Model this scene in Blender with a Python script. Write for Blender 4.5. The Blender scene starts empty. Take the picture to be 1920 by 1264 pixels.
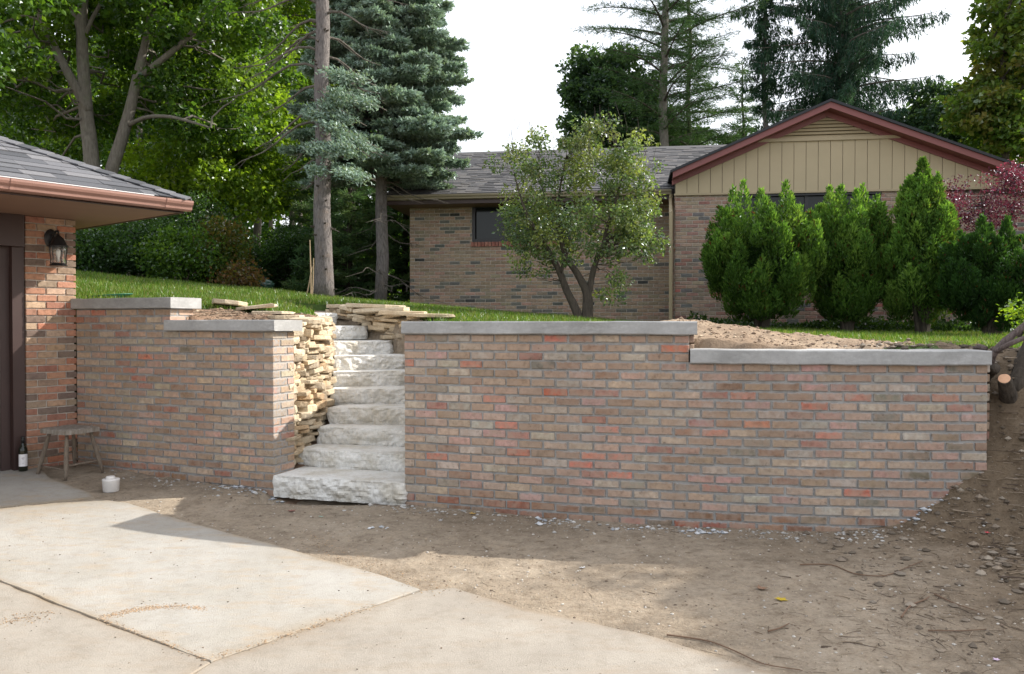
import bpy, math, random
import numpy as np
from mathutils import Vector, Matrix

random.seed(7)
rng = np.random.default_rng(11)
SC = bpy.context.scene
COL = SC.collection
PI = math.pi

# ------------------------------------------------------------------ camera
F_PX, HOR, ZC = 1550.0, 607.0, 1.54
PITCH = math.atan((632 - HOR) / F_PX)
cam_d = bpy.data.cameras.new('camera')
cam = bpy.data.objects.new('camera', cam_d)
COL.objects.link(cam)
cam.location = (0, 0, ZC)
cam.rotation_euler = (PI / 2 - PITCH, 0, 0)
cam_d.sensor_width = 36
cam_d.lens = 36 * F_PX / 1920
cam_d.clip_start = 0.05
cam_d.clip_end = 2000
SC.camera = cam

# ------------------------------------------------------------------ world, sun, exposure
SUN_AZ = math.radians(72)      # from +Y towards +X
SUN_EL = math.radians(34.8)
w = bpy.data.worlds.new('World')
SC.world = w
w.use_nodes = True
wn, wl = w.node_tree.nodes, w.node_tree.links
wn.clear()
wo = wn.new('ShaderNodeOutputWorld')
bg = wn.new('ShaderNodeBackground')
sky = wn.new('ShaderNodeTexSky')
sky.sky_type = 'NISHITA'
sky.sun_disc = False
sky.sun_elevation = SUN_EL
sky.sun_rotation = SUN_AZ
sky.dust_density = 4.0
sky.air_density = 1.0
bg.inputs['Strength'].default_value = 0.07
wl.new(sky.outputs[0], bg.inputs['Color'])
bg2 = wn.new('ShaderNodeBackground')           # thin bright high haze over the whole sky
bg2.inputs['Color'].default_value = (0.985, 0.99, 1.0, 1)
bg2.inputs['Strength'].default_value = 0.70
ad = wn.new('ShaderNodeAddShader')
wl.new(bg.outputs[0], ad.inputs[0])
wl.new(bg2.outputs[0], ad.inputs[1])
wl.new(ad.outputs[0], wo.inputs['Surface'])
sd = bpy.data.lights.new('sun', 'SUN')
sd.energy = 4.4
sd.angle = math.radians(0.55)
sd.color = (1.0, 0.945, 0.86)
sun = bpy.data.objects.new('sun', sd)
COL.objects.link(sun)
SUNV = Vector((math.sin(SUN_AZ) * math.cos(SUN_EL), math.cos(SUN_AZ) * math.cos(SUN_EL), math.sin(SUN_EL)))
sun.rotation_euler = SUNV.to_track_quat('Z', 'Y').to_euler()
sun.location = (20, 10, 20)
SC.view_settings.view_transform = 'Standard'
SC.view_settings.look = 'None'
SC.view_settings.exposure = 0.72
SC.view_settings.gamma = 1
SC.view_settings.use_curve_mapping = False
SC.render.engine = 'CYCLES'
SC.cycles.max_bounces = 6
SC.cycles.diffuse_bounces = 3
SC.cycles.transparent_max_bounces = 6
SC.cycles.transmission_bounces = 3
SC.cycles.glossy_bounces = 2

# ------------------------------------------------------------------ projection helpers
cp, sp = math.cos(PITCH), math.sin(PITCH)
def W(px, py, D):
    """point seen at photo pixel px,py at forward distance D"""
    a = (px - 960) / F_PX
    b = (632 - py) / F_PX
    d = np.array([a, cp + b * sp, -sp + b * cp])
    return np.array([0, 0, ZC]) + d * (D / d[1])
def proj(p):
    x, y, z = p[0], p[1], p[2] - ZC
    f = y * cp - z * sp
    u = y * sp + z * cp
    return 960 + F_PX * x / max(f, .01), 632 - F_PX * u / max(f, .01), f

# ------------------------------------------------------------------ noise
def _hash(ix, iy, iz, seed):
    n = (ix * 374761393 + iy * 668265263 + iz * 1274126177 + seed * 974711) & 0x7fffffff
    n = ((n ^ (n >> 13)) * 1274126177) & 0x7fffffff
    n = n ^ (n >> 16)
    return (n & 0xffff) / 65535.0
def vnoise(P, scale=1.0, seed=0):
    P = np.asarray(P, float) * scale
    i = np.floor(P).astype(np.int64)
    f = P - i
    f = f * f * (3 - 2 * f)
    r = 0
    for dx in (0, 1):
        for dy in (0, 1):
            for dz in (0, 1):
                wgt = (f[..., 0] if dx else 1 - f[..., 0]) * (f[..., 1] if dy else 1 - f[..., 1]) * (f[..., 2] if dz else 1 - f[..., 2])
                r = r + wgt * _hash(i[..., 0] + dx, i[..., 1] + dy, i[..., 2] + dz, seed)
    return r * 2 - 1
def fbm(P, scale=1.0, seed=0, oct=4):
    r, a = 0, 1.0
    for k in range(oct):
        r = r + a * vnoise(P, scale * 2 ** k, seed + k * 17)
        a *= .5
    return r / 1.9

# ------------------------------------------------------------------ mesh builder
class MB:
    def __init__(s):
        s.v, s.f, s.c, s.n = [], [], [], 0
    def add(s, v, f, col=None):
        v = np.asarray(v, float).reshape(-1, 3)
        for ff in (f if isinstance(f, list) and len(f) and isinstance(f[0], np.ndarray) else [f]):
            groups = {}
            if isinstance(ff, np.ndarray):
                s.f.append(ff + s.n)
            else:
                for q in ff:
                    groups.setdefault(len(q), []).append(q)
                for k, g in groups.items():
                    s.f.append(np.array(g) + s.n)
        c = np.ones((len(v), 4))
        if col is not None:
            c[:, :3] = col
        s.v.append(v); s.c.append(c); s.n += len(v)
        return s
    def box(s, c, size, R=None, col=None):
        h = np.array(size) / 2
        v = np.array([[x, y, z] for x in (-1, 1) for y in (-1, 1) for z in (-1, 1)]) * h
        if R is not None:
            v = v @ np.array(R).T
        v = v + np.array(c)
        s.add(v, [(0, 1, 3, 2), (4, 6, 7, 5), (0, 4, 5, 1), (2, 3, 7, 6), (0, 2, 6, 4), (1, 5, 7, 3)], col)
        return s
    def prism(s, poly, a, b, col=None):
        """poly = list of 3d points, extruded by vector a->b"""
        poly = np.array(poly, float); n = len(poly)
        v = np.vstack([poly + a, poly + b])
        f = [tuple(range(n))[::-1], tuple(range(n, 2 * n))]
        for i in range(n):
            j = (i + 1) % n
            f.append((i, j, n + j, n + i))
        return s.add(v, f, col)
    def tube(s, pts, rad, seg=8, cap=True, col=None, rough=0):
        pts = np.array(pts, float); m = len(pts)
        rad = np.broadcast_to(np.array(rad, float), (m,)).copy()
        t = np.gradient(pts, axis=0)
        t /= np.linalg.norm(t, axis=1)[:, None] + 1e-9
        up = np.array([0, 0, 1.0]) if abs(t[0][2]) < .9 else np.array([1.0, 0, 0])
        a = np.cross(t[0], up); a /= np.linalg.norm(a)
        v = []
        th = np.arange(seg) * 2 * PI / seg
        for i in range(m):
            a = a - t[i] * np.dot(a, t[i]); a /= np.linalg.norm(a) + 1e-9
            b = np.cross(t[i], a)
            rr = rad[i] * (1 + (rough * (rng.random(seg) - .5) if rough else 0))
            v.append(pts[i] + (np.outer(np.cos(th) * rr, a) + np.outer(np.sin(th) * rr, b)))
        v = np.vstack(v)
        i = np.arange(m - 1)[:, None] * seg; k = np.arange(seg)[None]; k2 = (k + 1) % seg
        f = np.stack([i + k, i + k2, i + seg + k2, i + seg + k], -1).reshape(-1, 4)
        fs = [f]
        if cap:
            fs.append(np.array([list(range(seg))[::-1]]))
            fs.append(np.array([[(m - 1) * seg + q for q in range(seg)]]))
        return s.add(v, fs, col)
    def lathe(s, prof, c, seg=20, R=None, col=None):
        prof = np.array(prof, float); m = len(prof)
        th = np.arange(seg) * 2 * PI / seg
        v = np.stack([np.outer(prof[:, 0], np.cos(th)), np.outer(prof[:, 0], np.sin(th)), np.repeat(prof[:, 1][:, None], seg, 1)], -1).reshape(-1, 3)
        if R is not None:
            v = v @ np.array(R).T
        v = v + np.array(c)
        i = np.arange(m - 1)[:, None] * seg; k = np.arange(seg)[None]; k2 = (k + 1) % seg
        f = np.stack([i + k, i + k2, i + seg + k2, i + seg + k], -1).reshape(-1, 4)
        return s.add(v, [f, np.array([list(range(seg))[::-1]]), np.array([[(m - 1) * seg + q for q in range(seg)]])], col)
    def mesh(s, name, mat, smooth=False):
        me = bpy.data.meshes.new(name)
        v = np.vstack(s.v)
        me.vertices.add(len(v)); me.vertices.foreach_set('co', v.ravel())
        starts, loops, tot = [], [], 0
        for g in s.f:
            k = g.shape[1]
            starts.append(np.arange(len(g)) * k + tot); loops.append(g.ravel()); tot += g.size
        loops = np.concatenate(loops).astype(np.int32)
        starts = np.concatenate(starts).astype(np.int32)
        me.loops.add(len(loops)); me.loops.foreach_set('vertex_index', loops)
        me.polygons.add(len(starts)); me.polygons.foreach_set('loop_start', starts)
        at = me.attributes.new('col', 'FLOAT_COLOR', 'POINT')
        at.data.foreach_set('color', np.vstack(s.c).ravel())
        me.update(calc_edges=True)
        me.validate()
        me.polygons.foreach_set('use_smooth', np.full(len(me.polygons), bool(smooth)))
        if mat: me.materials.append(mat)
        return me
    def build(s, name, mat, parent=None, smooth=False, **kw):
        return link(name, s.mesh(name, mat, smooth), parent, **kw)

def link(name, data, parent=None, loc=None, **kw):
    o = bpy.data.objects.new(name, data)
    COL.objects.link(o)
    if parent is not None:
        o.parent = parent
        o.matrix_parent_inverse = Matrix.Translation(parent['_w'] if False else (0, 0, 0))
        pw = PW.get(parent.name, Vector((0, 0, 0)))
        o.location = Vector(loc if loc is not None else (0, 0, 0)) - pw
        PW[o.name] = Vector(loc) if loc is not None else Vector((0, 0, 0))
        if loc is None: o.location = -pw
    else:
        if loc is not None: o.location = loc
        PW[o.name] = Vector(loc) if loc is not None else Vector((0, 0, 0))
    for k, v in kw.items(): o[k] = v
    return o
PW = {}      # world position of every object's origin (no parent is rotated or scaled)
def thing(name, label, cat, loc=(0, 0, 0), group=None):
    o = link(name, None, None, tuple(float(q) for q in loc))
    o['label'] = label; o['category'] = cat
    o.empty_display_size = .2
    if group: o['group'] = group
    return o
def tag(o, label, cat, group=None):
    o['label'] = label; o['category'] = cat
    if group: o['group'] = group
    return o
def struct(o):
    o['kind'] = 'structure'; return o
def stuff(o):
    o['kind'] = 'stuff'; return o

# ------------------------------------------------------------------ materials
def M(name):
    m = bpy.data.materials.new(name); m.use_nodes = True
    nt = m.node_tree
    b = nt.nodes['Principled BSDF']
    return m, nt, b
def N(nt, t, **kw):
    n = nt.nodes.new(t)
    for k, v in kw.items():
        if hasattr(n, k) and k not in ('Scale',): setattr(n, k, v)
        else: n.inputs[k].default_value = v
    return n
def noise(nt, vec, scale, detail=5, rough=.6):
    n = nt.nodes.new('ShaderNodeTexNoise')
    n.inputs['Scale'].default_value = scale; n.inputs['Detail'].default_value = detail; n.inputs['Roughness'].default_value = rough
    if vec is not None: nt.links.new(vec, n.inputs['Vector'])
    return n
def ramp(nt, fac, stops):
    r = nt.nodes.new('ShaderNodeValToRGB')
    e = r.color_ramp.elements
    while len(e) < len(stops): e.new(.5)
    for q, (p, c) in zip(e, stops):
        q.position = p; q.color = (*c, 1) if len(c) == 3 else c
    nt.links.new(fac, r.inputs[0]); return r
def mix(nt, fac, a, b, mode='MIX'):
    m = nt.nodes.new('ShaderNodeMix'); m.data_type = 'RGBA'; m.blend_type = mode
    for s, i in ((fac, 0), (a, 6), (b, 7)):
        if isinstance(s, (int, float)): m.inputs[i].default_value = s
        elif isinstance(s, tuple): m.inputs[i].default_value = (*s, 1)
        else: nt.links.new(s, m.inputs[i])
    return m.outputs[2]
def bump(nt, b, h, strength=.3, dist=.01, prev=None):
    n = nt.nodes.new('ShaderNodeBump'); n.inputs['Strength'].default_value = strength; n.inputs['Distance'].default_value = dist
    nt.links.new(h, n.inputs['Height'])
    if prev: nt.links.new(prev, n.inputs['Normal'])
    nt.links.new(n.outputs[0], b.inputs['Normal']); return n.outputs[0]
def pos(nt):
    return nt.nodes.new('ShaderNodeNewGeometry').outputs['Position']
def attr(nt):
    n = nt.nodes.new('ShaderNodeAttribute'); n.attribute_name = 'col'; return n.outputs['Color']
def objcol(nt):
    return nt.nodes.new('ShaderNodeObjectInfo').outputs['Color']
def plain(name, col, rough=.7, metallic=0, var=.12, scale=12, bmp=.1):
    m, nt, b = M(name)
    p = pos(nt); n = noise(nt, p, scale, 6)
    c = mix(nt, n.outputs[0], tuple(x * (1 - var * 1.6) for x in col), tuple(min(1, x * (1 + var * 1.6)) for x in col))
    nt.links.new(c, b.inputs['Base Color'])
    b.inputs['Roughness'].default_value = rough; b.inputs['Metallic'].default_value = metallic
    if bmp: bump(nt, b, noise(nt, p, scale * 8, 4).outputs[0], bmp, .003)
    return m

def brick_mat(name, src, haze=.35, hazecol=(.36, .31, .26), spots=True):
    m, nt, b = M(name)
    p = pos(nt)
    base = objcol(nt) if src == 'obj' else attr(nt)
    n1 = noise(nt, p, 28, 6, .65); n2 = noise(nt, p, 9, 4); n3 = noise(nt, p, 90, 4)
    r1 = ramp(nt, n1.outputs[0], [(.28, (.60, .57, .54)), (.5, (1, 1, 1)), (.75, (1.28, 1.27, 1.25))])
    c = mix(nt, 1.0, base, r1.outputs[0], 'MULTIPLY')
    r2 = ramp(nt, n2.outputs[0], [(.40, (0, 0, 0)), (.75, (1, 1, 1))])
    mt = nt.nodes.new('ShaderNodeMath'); mt.operation = 'MULTIPLY'; mt.inputs[1].default_value = haze
    nt.links.new(r2.outputs[0], mt.inputs[0])
    c = mix(nt, mt.outputs[0], c, hazecol)
    if spots:      # fired colour drifts across each face
        r5 = ramp(nt, noise(nt, p, 13, 3, .55).outputs[0], [(.42, (0, 0, 0)), (.62, (.6, .6, .6))])
        c = mix(nt, r5.outputs[0], c, (.34, .25, .19))
        r6 = ramp(nt, noise(nt, p, .9, 5, .6).outputs[0], [(.35, (.86, .84, .82)), (.55, (1, 1, 1)), (.75, (1.16, 1.16, 1.17))])
        c = mix(nt, 1.0, c, r6.outputs[0], 'MULTIPLY')
    if spots:
        r3 = ramp(nt, noise(nt, p, 22, 3, .5).outputs[0], [(.66, (0, 0, 0)), (.74, (.55, .55, .55))])
        c = mix(nt, r3.outputs[0], c, (.09, .065, .045))
    if src == 'obj' and spots:
        tc = nt.nodes.new('ShaderNodeTexCoord'); sx_ = nt.nodes.new('ShaderNodeSeparateXYZ'); nt.links.new(tc.outputs['Object'], sx_.inputs[0])
        def edge(o_, lo, hi):
            a_ = nt.nodes.new('ShaderNodeMath'); a_.operation = 'ABSOLUTE'; nt.links.new(sx_.outputs[o_], a_.inputs[0])
            m_ = nt.nodes.new('ShaderNodeMapRange'); m_.inputs[1].default_value = lo; m_.inputs[2].default_value = hi; nt.links.new(a_.outputs[0], m_.inputs[0]); return m_.outputs[0]
        mx = nt.nodes.new('ShaderNodeMath'); mx.operation = 'MAXIMUM'; nt.links.new(edge(0, .43, .50), mx.inputs[0]); nt.links.new(edge(2, .28, .48), mx.inputs[1])
        e2 = ramp(nt, noise(nt, p, 38, 4, .6).outputs[0], [(.38, (0, 0, 0)), (.62, (1, 1, 1))])
        mu = nt.nodes.new('ShaderNodeMath'); mu.operation = 'MULTIPLY'; nt.links.new(mx.outputs[0], mu.inputs[0]); nt.links.new(e2.outputs[0], mu.inputs[1])
        c = mix(nt, mu.outputs[0], c, (.30, .285, .27))
        e3 = ramp(nt, noise(nt, p, 2.3, 6, .7).outputs[0], [(.58, (0, 0, 0)), (.72, (.35, .35, .35))])
        c = mix(nt, e3.outputs[0], c, (.46, .44, .42))
    nt.links.new(c, b.inputs['Base Color'])
    b.inputs['Roughness'].default_value = .9
    q = bump(nt, b, n3.outputs[0], .5, .004)
    bump(nt, b, n1.outputs[0], .5, .008, q)
    return m
MAT_BRICK = brick_mat('old_reclaimed_brick', 'obj')
MAT_GBRICK = brick_mat('garage_brick', 'obj', .12, (.34, .28, .23), False)
MAT_GBRICK_A = brick_mat('garage_brick_joined', 'attr', .12, (.34, .28, .23), False)
MAT_BRICK_A = brick_mat('old_reclaimed_brick_far', 'attr')
MAT_HBRICK = brick_mat('house_brick', 'obj', .15, (.3, .27, .24), False)
MAT_HBRICK_A = brick_mat('house_brick_joined', 'attr', .15, (.3, .27, .24), False)
def mortar_mat(name, col):
    m, nt, b = M(name); p = pos(nt)
    n = noise(nt, p, 15, 6)
    r = ramp(nt, n.outputs[0], [(.3, tuple(x * .7 for x in col)), (.7, tuple(x * 1.2 for x in col))])
    nt.links.new(r.outputs[0], b.inputs['Base Color']); b.inputs['Roughness'].default_value = .95
    bump(nt, b, noise(nt, p, 180, 4).outputs[0], .6, .004)
    return m
MAT_MORTAR = mortar_mat('grey_mortar', (.31, .305, .295))
MAT_MORTAR_L = mortar_mat('light_mortar', (.46, .41, .36))

def stone_mat(name, tint, stain, src=None, bs=.6):
    m, nt, b = M(name); p = pos(nt)
    n1 = noise(nt, p, 4, 6, .6); n2 = noise(nt, p, 40, 6, .65)
    r = ramp(nt, n1.outputs[0], [(.3, stain), (.55, tint), (.8, tuple(min(1, x * 1.15) for x in tint))])
    c = r.outputs[0]
    if src == 'obj':
        c = mix(nt, 1.0, c, objcol(nt), 'MULTIPLY')
    r2 = ramp(nt, n2.outputs[0], [(.2, (.72, .72, .72)), (.55, (1, 1, 1)), (1, (1.15, 1.15, 1.15))])
    c = mix(nt, 1.0, c, r2.outputs[0], 'MULTIPLY')
    nt.links.new(c, b.inputs['Base Color']); b.inputs['Roughness'].default_value = .85
    q = bump(nt, b, noise(nt, p, 22, 5, .6).outputs[0], bs, .03)
    bump(nt, b, n2.outputs[0], .4, .006, q)
    return m
MAT_STEP = stone_mat('limestone_step', (.70, .69, .655), (.52, .48, .40), bs=.55)
MAT_STONE = stone_mat('buff_flagstone', (.52, .44, .32), (.38, .29, .19), 'obj', .6)
def coping_mat():
    m, nt, b = M('cast_concrete_coping'); p = pos(nt)
    n1 = noise(nt, p, 2.2, 5, .6)
    mp = nt.nodes.new('ShaderNodeMapping'); mp.inputs['Scale'].default_value = (3, 3, 9); nt.links.new(p, mp.inputs[0])
    n2 = noise(nt, mp.outputs[0], 3, 7, .7)
    r = ramp(nt, n1.outputs[0], [(.3, (.24, .24, .235)), (.5, (.315, .315, .31)), (.72, (.40, .40, .395))])
    r2 = ramp(nt, n2.outputs[0], [(.5, (0, 0, 0)), (.62, (.25, .25, .25)), (.7, (.6, .6, .6))])
    c = mix(nt, r2.outputs[0], r.outputs[0], (.50, .50, .50))
    c = mix(nt, .5, c, ramp(nt, noise(nt, p, 35, 6, .75).outputs[0], [(.3, (.72, .72, .72)), (.5, (1, 1, 1)), (.75, (1.15, 1.15, 1.15))]).outputs[0], 'MULTIPLY')
    nt.links.new(c, b.inputs['Base Color']); b.inputs['Roughness'].default_value = .8
    bump(nt, b, noise(nt, p, 60, 6, .7).outputs[0], .35, .005)
    return m
MAT_COPING = coping_mat()

def dirt_mat(name, c1, c2, c3, bscale=1.0, use=False):
    m, nt, b = M(name); p = pos(nt)
    n1 = noise(nt, p, .9, 8, .65); n2 = noise(nt, p, 6, 8, .7); n3 = noise(nt, p, 60, 6, .7)
    r = ramp(nt, n1.outputs[0], [(.3, c1), (.52, c2), (.75, c3)])
    r2 = ramp(nt, n2.outputs[0], [(.25, (.62, .6, .58)), (.5, (1, 1, 1)), (.8, (1.18, 1.16, 1.12))])
    c = mix(nt, 1.0, r.outputs[0], r2.outputs[0], 'MULTIPLY')
    r3 = ramp(nt, n3.outputs[0], [(.2, (.6, .6, .6)), (.5, (1, 1, 1)), (.72, (1.1, 1.1, 1.1)), (.8, (1.5, 1.5, 1.5))])
    c = mix(nt, .8, c, r3.outputs[0], 'MULTIPLY')
    if use:
        c = mix(nt, 1.0, c, attr(nt), 'MULTIPLY')
        c = mix(nt, 1.0, c, ramp(nt, noise(nt, p, 17, 7, .8).outputs[0], [(.30, (.55, .50, .46)), (.44, (.9, .88, .86)), (.55, (1, 1, 1)), (.75, (1.2, 1.18, 1.15))]).outputs[0], 'MULTIPLY')
        c = mix(nt, 1.0, c, ramp(nt, noise(nt, p, 48, 3, .6).outputs[0], [(.66, (1, 1, 1)), (.72, (1.5, 1.5, 1.48)), (.73, (1.5, 1.5, 1.48))]).outputs[0], 'MULTIPLY')
    nt.links.new(c, b.inputs['Base Color']); b.inputs['Roughness'].default_value = .97
    b.inputs['Specular IOR Level'].default_value = .2
    q = bump(nt, b, n2.outputs[0], .5 * bscale, .05)
    bump(nt, b, n3.outputs[0], .6 * bscale, .012, q)
    return m
MAT_DIRT = dirt_mat('packed_dirt', (.24, .195, .145), (.33, .275, .21), (.42, .36, .285), 1.4, True)
MAT_BANK = dirt_mat('bank_dirt', (.08, .06, .043), (.13, .10, .072), (.19, .15, .11), 1.6)
MAT_SOIL = dirt_mat('fresh_soil', (.20, .14, .095), (.32, .24, .17), (.42, .33, .24), 1.6)
MAT_MULCH = dirt_mat('mulch_soil', (.13, .085, .055), (.24, .16, .11), (.34, .25, .17), 1.6)
MAT_LAWN = dirt_mat('lawn_ground', (.03, .05, .012), (.05, .085, .018), (.08, .11, .03))
def slab_mat(name, a, b_, c_, stain):
    m, nt, b = M(name); p = pos(nt)
    n1 = noise(nt, p, 1.1, 8, .6)
    mp = nt.nodes.new('ShaderNodeMapping'); mp.inputs['Scale'].default_value = (2.2, 6, 4); mp.inputs['Rotation'].default_value = (0, 0, .35); nt.links.new(p, mp.inputs[0])
    n2 = noise(nt, mp.outputs[0], 1.6, 9, .72)
    n3 = noise(nt, p, 130, 5, .7)
    r = ramp(nt, n1.outputs[0], [(.3, a), (.5, b_), (.72, c_)])
    r2 = ramp(nt, n2.outputs[0], [(.50, (0, 0, 0)), (.70, (.7, .7, .7))])
    c = mix(nt, r2.outputs[0], r.outputs[0], stain)
    r3 = ramp(nt, n3.outputs[0], [(.25, (.82, .82, .82)), (.5, (1, 1, 1)), (.8, (1.08, 1.08, 1.08))])
    c = mix(nt, 1.0, c, r3.outputs[0], 'MULTIPLY')
    c = mix(nt, 1.0, c, attr(nt), 'MULTIPLY')
    r4 = ramp(nt, noise(nt, p, 9, 8, .75).outputs[0], [(.3, (.80, .78, .75)), (.5, (1, 1, 1)), (.7, (1.07, 1.07, 1.07))])
    c = mix(nt, .8, c, r4.outputs[0], 'MULTIPLY')
    r7 = ramp(nt, noise(nt, p, 45, 3, .5).outputs[0], [(.70, (1, 1, 1)), (.76, (.55, .48, .42))])
    c = mix(nt, 1.0, c, r7.outputs[0], 'MULTIPLY')
    nt.links.new(c, b.inputs['Base Color']); b.inputs['Roughness'].default_value = .9
    q = bump(nt, b, n3.outputs[0], .8, .006)
    bump(nt, b, noise(nt, p, 12, 6).outputs[0], .15, .02, q)
    return m
MAT_SLAB = slab_mat('driveway_concrete', (.31, .29, .25), (.35, .333, .30), (.39, .375, .345), (.37, .29, .20))
MAT_SLAB2 = slab_mat('old_sandy_concrete', (.265, .237, .20), (.31, .28, .238), (.355, .325, .28), (.29, .24, .185))

def leaf_mat(name, trans=.45, gloss=.25, tmul=(1.7, 1.65, .65)):
    m = bpy.data.materials.new(name); m.use_nodes = True; nt = m.node_tree; nt.nodes.clear()
    out = nt.nodes.new('ShaderNodeOutputMaterial')
    a = attr(nt)
    p = pos(nt)
    nz = ramp(nt, noise(nt, p, 3, 3).outputs[0], [(.3, (.8, .8, .8)), (.7, (1.15, 1.15, 1.15))])
    c = mix(nt, 1.0, a, nz.outputs[0], 'MULTIPLY')
    d = nt.nodes.new('ShaderNodeBsdfDiffuse'); nt.links.new(c, d.inputs[0])
    t = nt.nodes.new('ShaderNodeBsdfTranslucent')
    ct = mix(nt, 1.0, c, tmul, 'MULTIPLY'); nt.links.new(ct, t.inputs[0])
    s1 = nt.nodes.new('ShaderNodeMixShader'); s1.inputs[0].default_value = trans
    nt.links.new(d.outputs[0], s1.inputs[1]); nt.links.new(t.outputs[0], s1.inputs[2])
    g = nt.nodes.new('ShaderNodeBsdfGlossy'); g.inputs['Roughness'].default_value = .45; g.inputs['Color'].default_value = (.8, .85, .9, 1)
    fr = nt.nodes.new('ShaderNodeFresnel'); fr.inputs[0].default_value = 1.4
    mm = nt.nodes.new('ShaderNodeMath'); mm.operation = 'MULTIPLY'; mm.inputs[1].default_value = gloss; nt.links.new(fr.outputs[0], mm.inputs[0])
    s2 = nt.nodes.new('ShaderNodeMixShader'); nt.links.new(mm.outputs[0], s2.inputs[0])
    nt.links.new(s1.outputs[0], s2.inputs[1]); nt.links.new(g.outputs[0], s2.inputs[2])
    nt.links.new(s2.outputs[0], out.inputs[0])
    return m
MAT_LEAF = leaf_mat('broad_leaf', .55, .12)
MAT_NEEDLE = leaf_mat('needles', .3, .08, (1.1, 1.2, .8))
MAT_GRASS = leaf_mat('grass_blade', .45, .1, (1.2, 1.2, .6))
def bark_mat(name, a, b_, scale=8, patches=None):
    m, nt, b = M(name); p = pos(nt)
    mp = nt.nodes.new('ShaderNodeMapping'); mp.inputs['Scale'].default_value = (1, 1, .25); nt.links.new(p, mp.inputs[0])
    n1 = noise(nt, mp.outputs[0], scale * 3, 7, .7); n2 = noise(nt, p, scale * .4, 4)
    r = ramp(nt, n1.outputs[0], [(.3, a), (.7, b_)])
    c = r.outputs[0]
    if patches:
        r2 = ramp(nt, n2.outputs[0], [(.55, (0, 0, 0)), (.7, (.6, .6, .6))]); c = mix(nt, r2.outputs[0], c, patches)
    nt.links.new(c, b.inputs['Base Color']); b.inputs['Roughness'].default_value = .95
    bump(nt, b, n1.outputs[0], .9, .03)
    return m
MAT_BARK = bark_mat('maple_bark', (.09, .08, .065), (.21, .19, .16), 8, (.13, .15, .09))
MAT_BARK_S = bark_mat('spruce_bark', (.06, .052, .05), (.235, .21, .20), 14, (.17, .13, .105))
MAT_BARK_D = bark_mat('dark_bark', (.035, .028, .022), (.10, .08, .06), 10)
MAT_DEAD = bark_mat('dead_branch', (.07, .06, .05), (.17, .15, .125), 10)
def shingle_mat():
    m, nt, b = M('asphalt_shingle'); p = pos(nt)
    c0 = objcol(nt); a = attr(nt)
    c = mix(nt, 1.0, c0, a, 'MULTIPLY')
    n = noise(nt, p, 260, 4, .8)
    r = ramp(nt, n.outputs[0], [(.25, (.55, .55, .55)), (.5, (1, 1, 1)), (.75, (1.6, 1.6, 1.6))])
    c = mix(nt, 1.0, c, r.outputs[0], 'MULTIPLY')
    nt.links.new(c, b.inputs['Base Color']); b.inputs['Roughness'].default_value = .8
    bump(nt, b, n.outputs[0], .5, .003)
    return m
MAT_SHINGLE = shingle_mat()
MAT_FASCIA = plain('dark_red_trim_paint', (.20, .062, .058), .5, var=.07, scale=4)
MAT_SIDING = plain('tan_siding_paint', (.40, .325, .205), .6, var=.05, scale=3)
MAT_SIDING2 = plain('tan_trim_paint', (.36, .29, .18), .55, var=.05, scale=3)
MAT_GUTTER = plain('copper_brown_gutter', (.27, .15, .12), .42, var=.1, scale=3)
MAT_GUTTER2 = plain('tan_gutter', (.25, .21, .14), .45, var=.06, scale=3)
MAT_DRIP = plain('white_drip_edge', (.72, .72, .73), .5, var=.03, scale=3)
MAT_SOFFIT = plain('brown_soffit', (.20, .12, .085), .7, var=.08, scale=4)
MAT_DOOR = plain('dark_brown_door_paint', (.045, .024, .021), .5, var=.12, scale=6)
MAT_BLACK = plain('black_metal', (.022, .022, .024), .4, .3, .2, 12)
MAT_WINFRAME = plain('black_window_frame', (.018, .017, .02), .45, var=.1)
MAT_WOOD = bark_mat('weathered_stool_wood', (.13, .10, .075), (.27, .22, .17), 14)
MAT_WOODTOP = bark_mat('mortar_dusted_stool_top', (.17, .135, .10), (.38, .35, .31), 10)
MAT_WHITE = plain('chalky_white_plastic', (.66, .64, .62), .6, var=.1, scale=20)
MAT_LABEL = plain('white_paper_label', (.75, .73, .74), .6, var=.03)
MAT_INK = plain('grey_print', (.25, .2, .22), .6, var=0)
MAT_GREEN = plain('teal_plastic', (.06, .27, .21), .45, var=.1)
MAT_CANE = plain('bamboo_cane', (.34, .25, .15), .6, var=.15)
MAT_SAWN = plain('fresh_sawn_wood', (.62, .36, .22), .8, var=.15, scale=30)
MAT_GRILL = plain('dark_green_enamel', (.03, .07, .055), .25, var=.1)
MAT_GLASSY, _nt, _b = M('dark_window_glass')
_b.inputs['Base Color'].default_value = (.012, .015, .016, 1); _b.inputs['Roughness'].default_value = .1
_b.inputs['Specular IOR Level'].default_value = .3
MAT_LGLASS, _nt, _b = M('seeded_lantern_glass')
_b.inputs['Base Color'].default_value = (.9, .9, .88, 1); _b.inputs['Roughness'].default_value = .15; _b.inputs['Transmission Weight'].default_value = .9; _b.inputs['IOR'].default_value = 1.2
MAT_BOTTLE, _nt, _b = M('dark_wine_glass')
_b.inputs['Base Color'].default_value = (.012, .014, .008, 1); _b.inputs['Roughness'].default_value = .08
MAT_BULB, _nt, _b = M('unlit_bulb')
_b.inputs['Base Color'].default_value = (.8, .8, .78, 1); _b.inputs['Roughness'].default_value = .3

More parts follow.
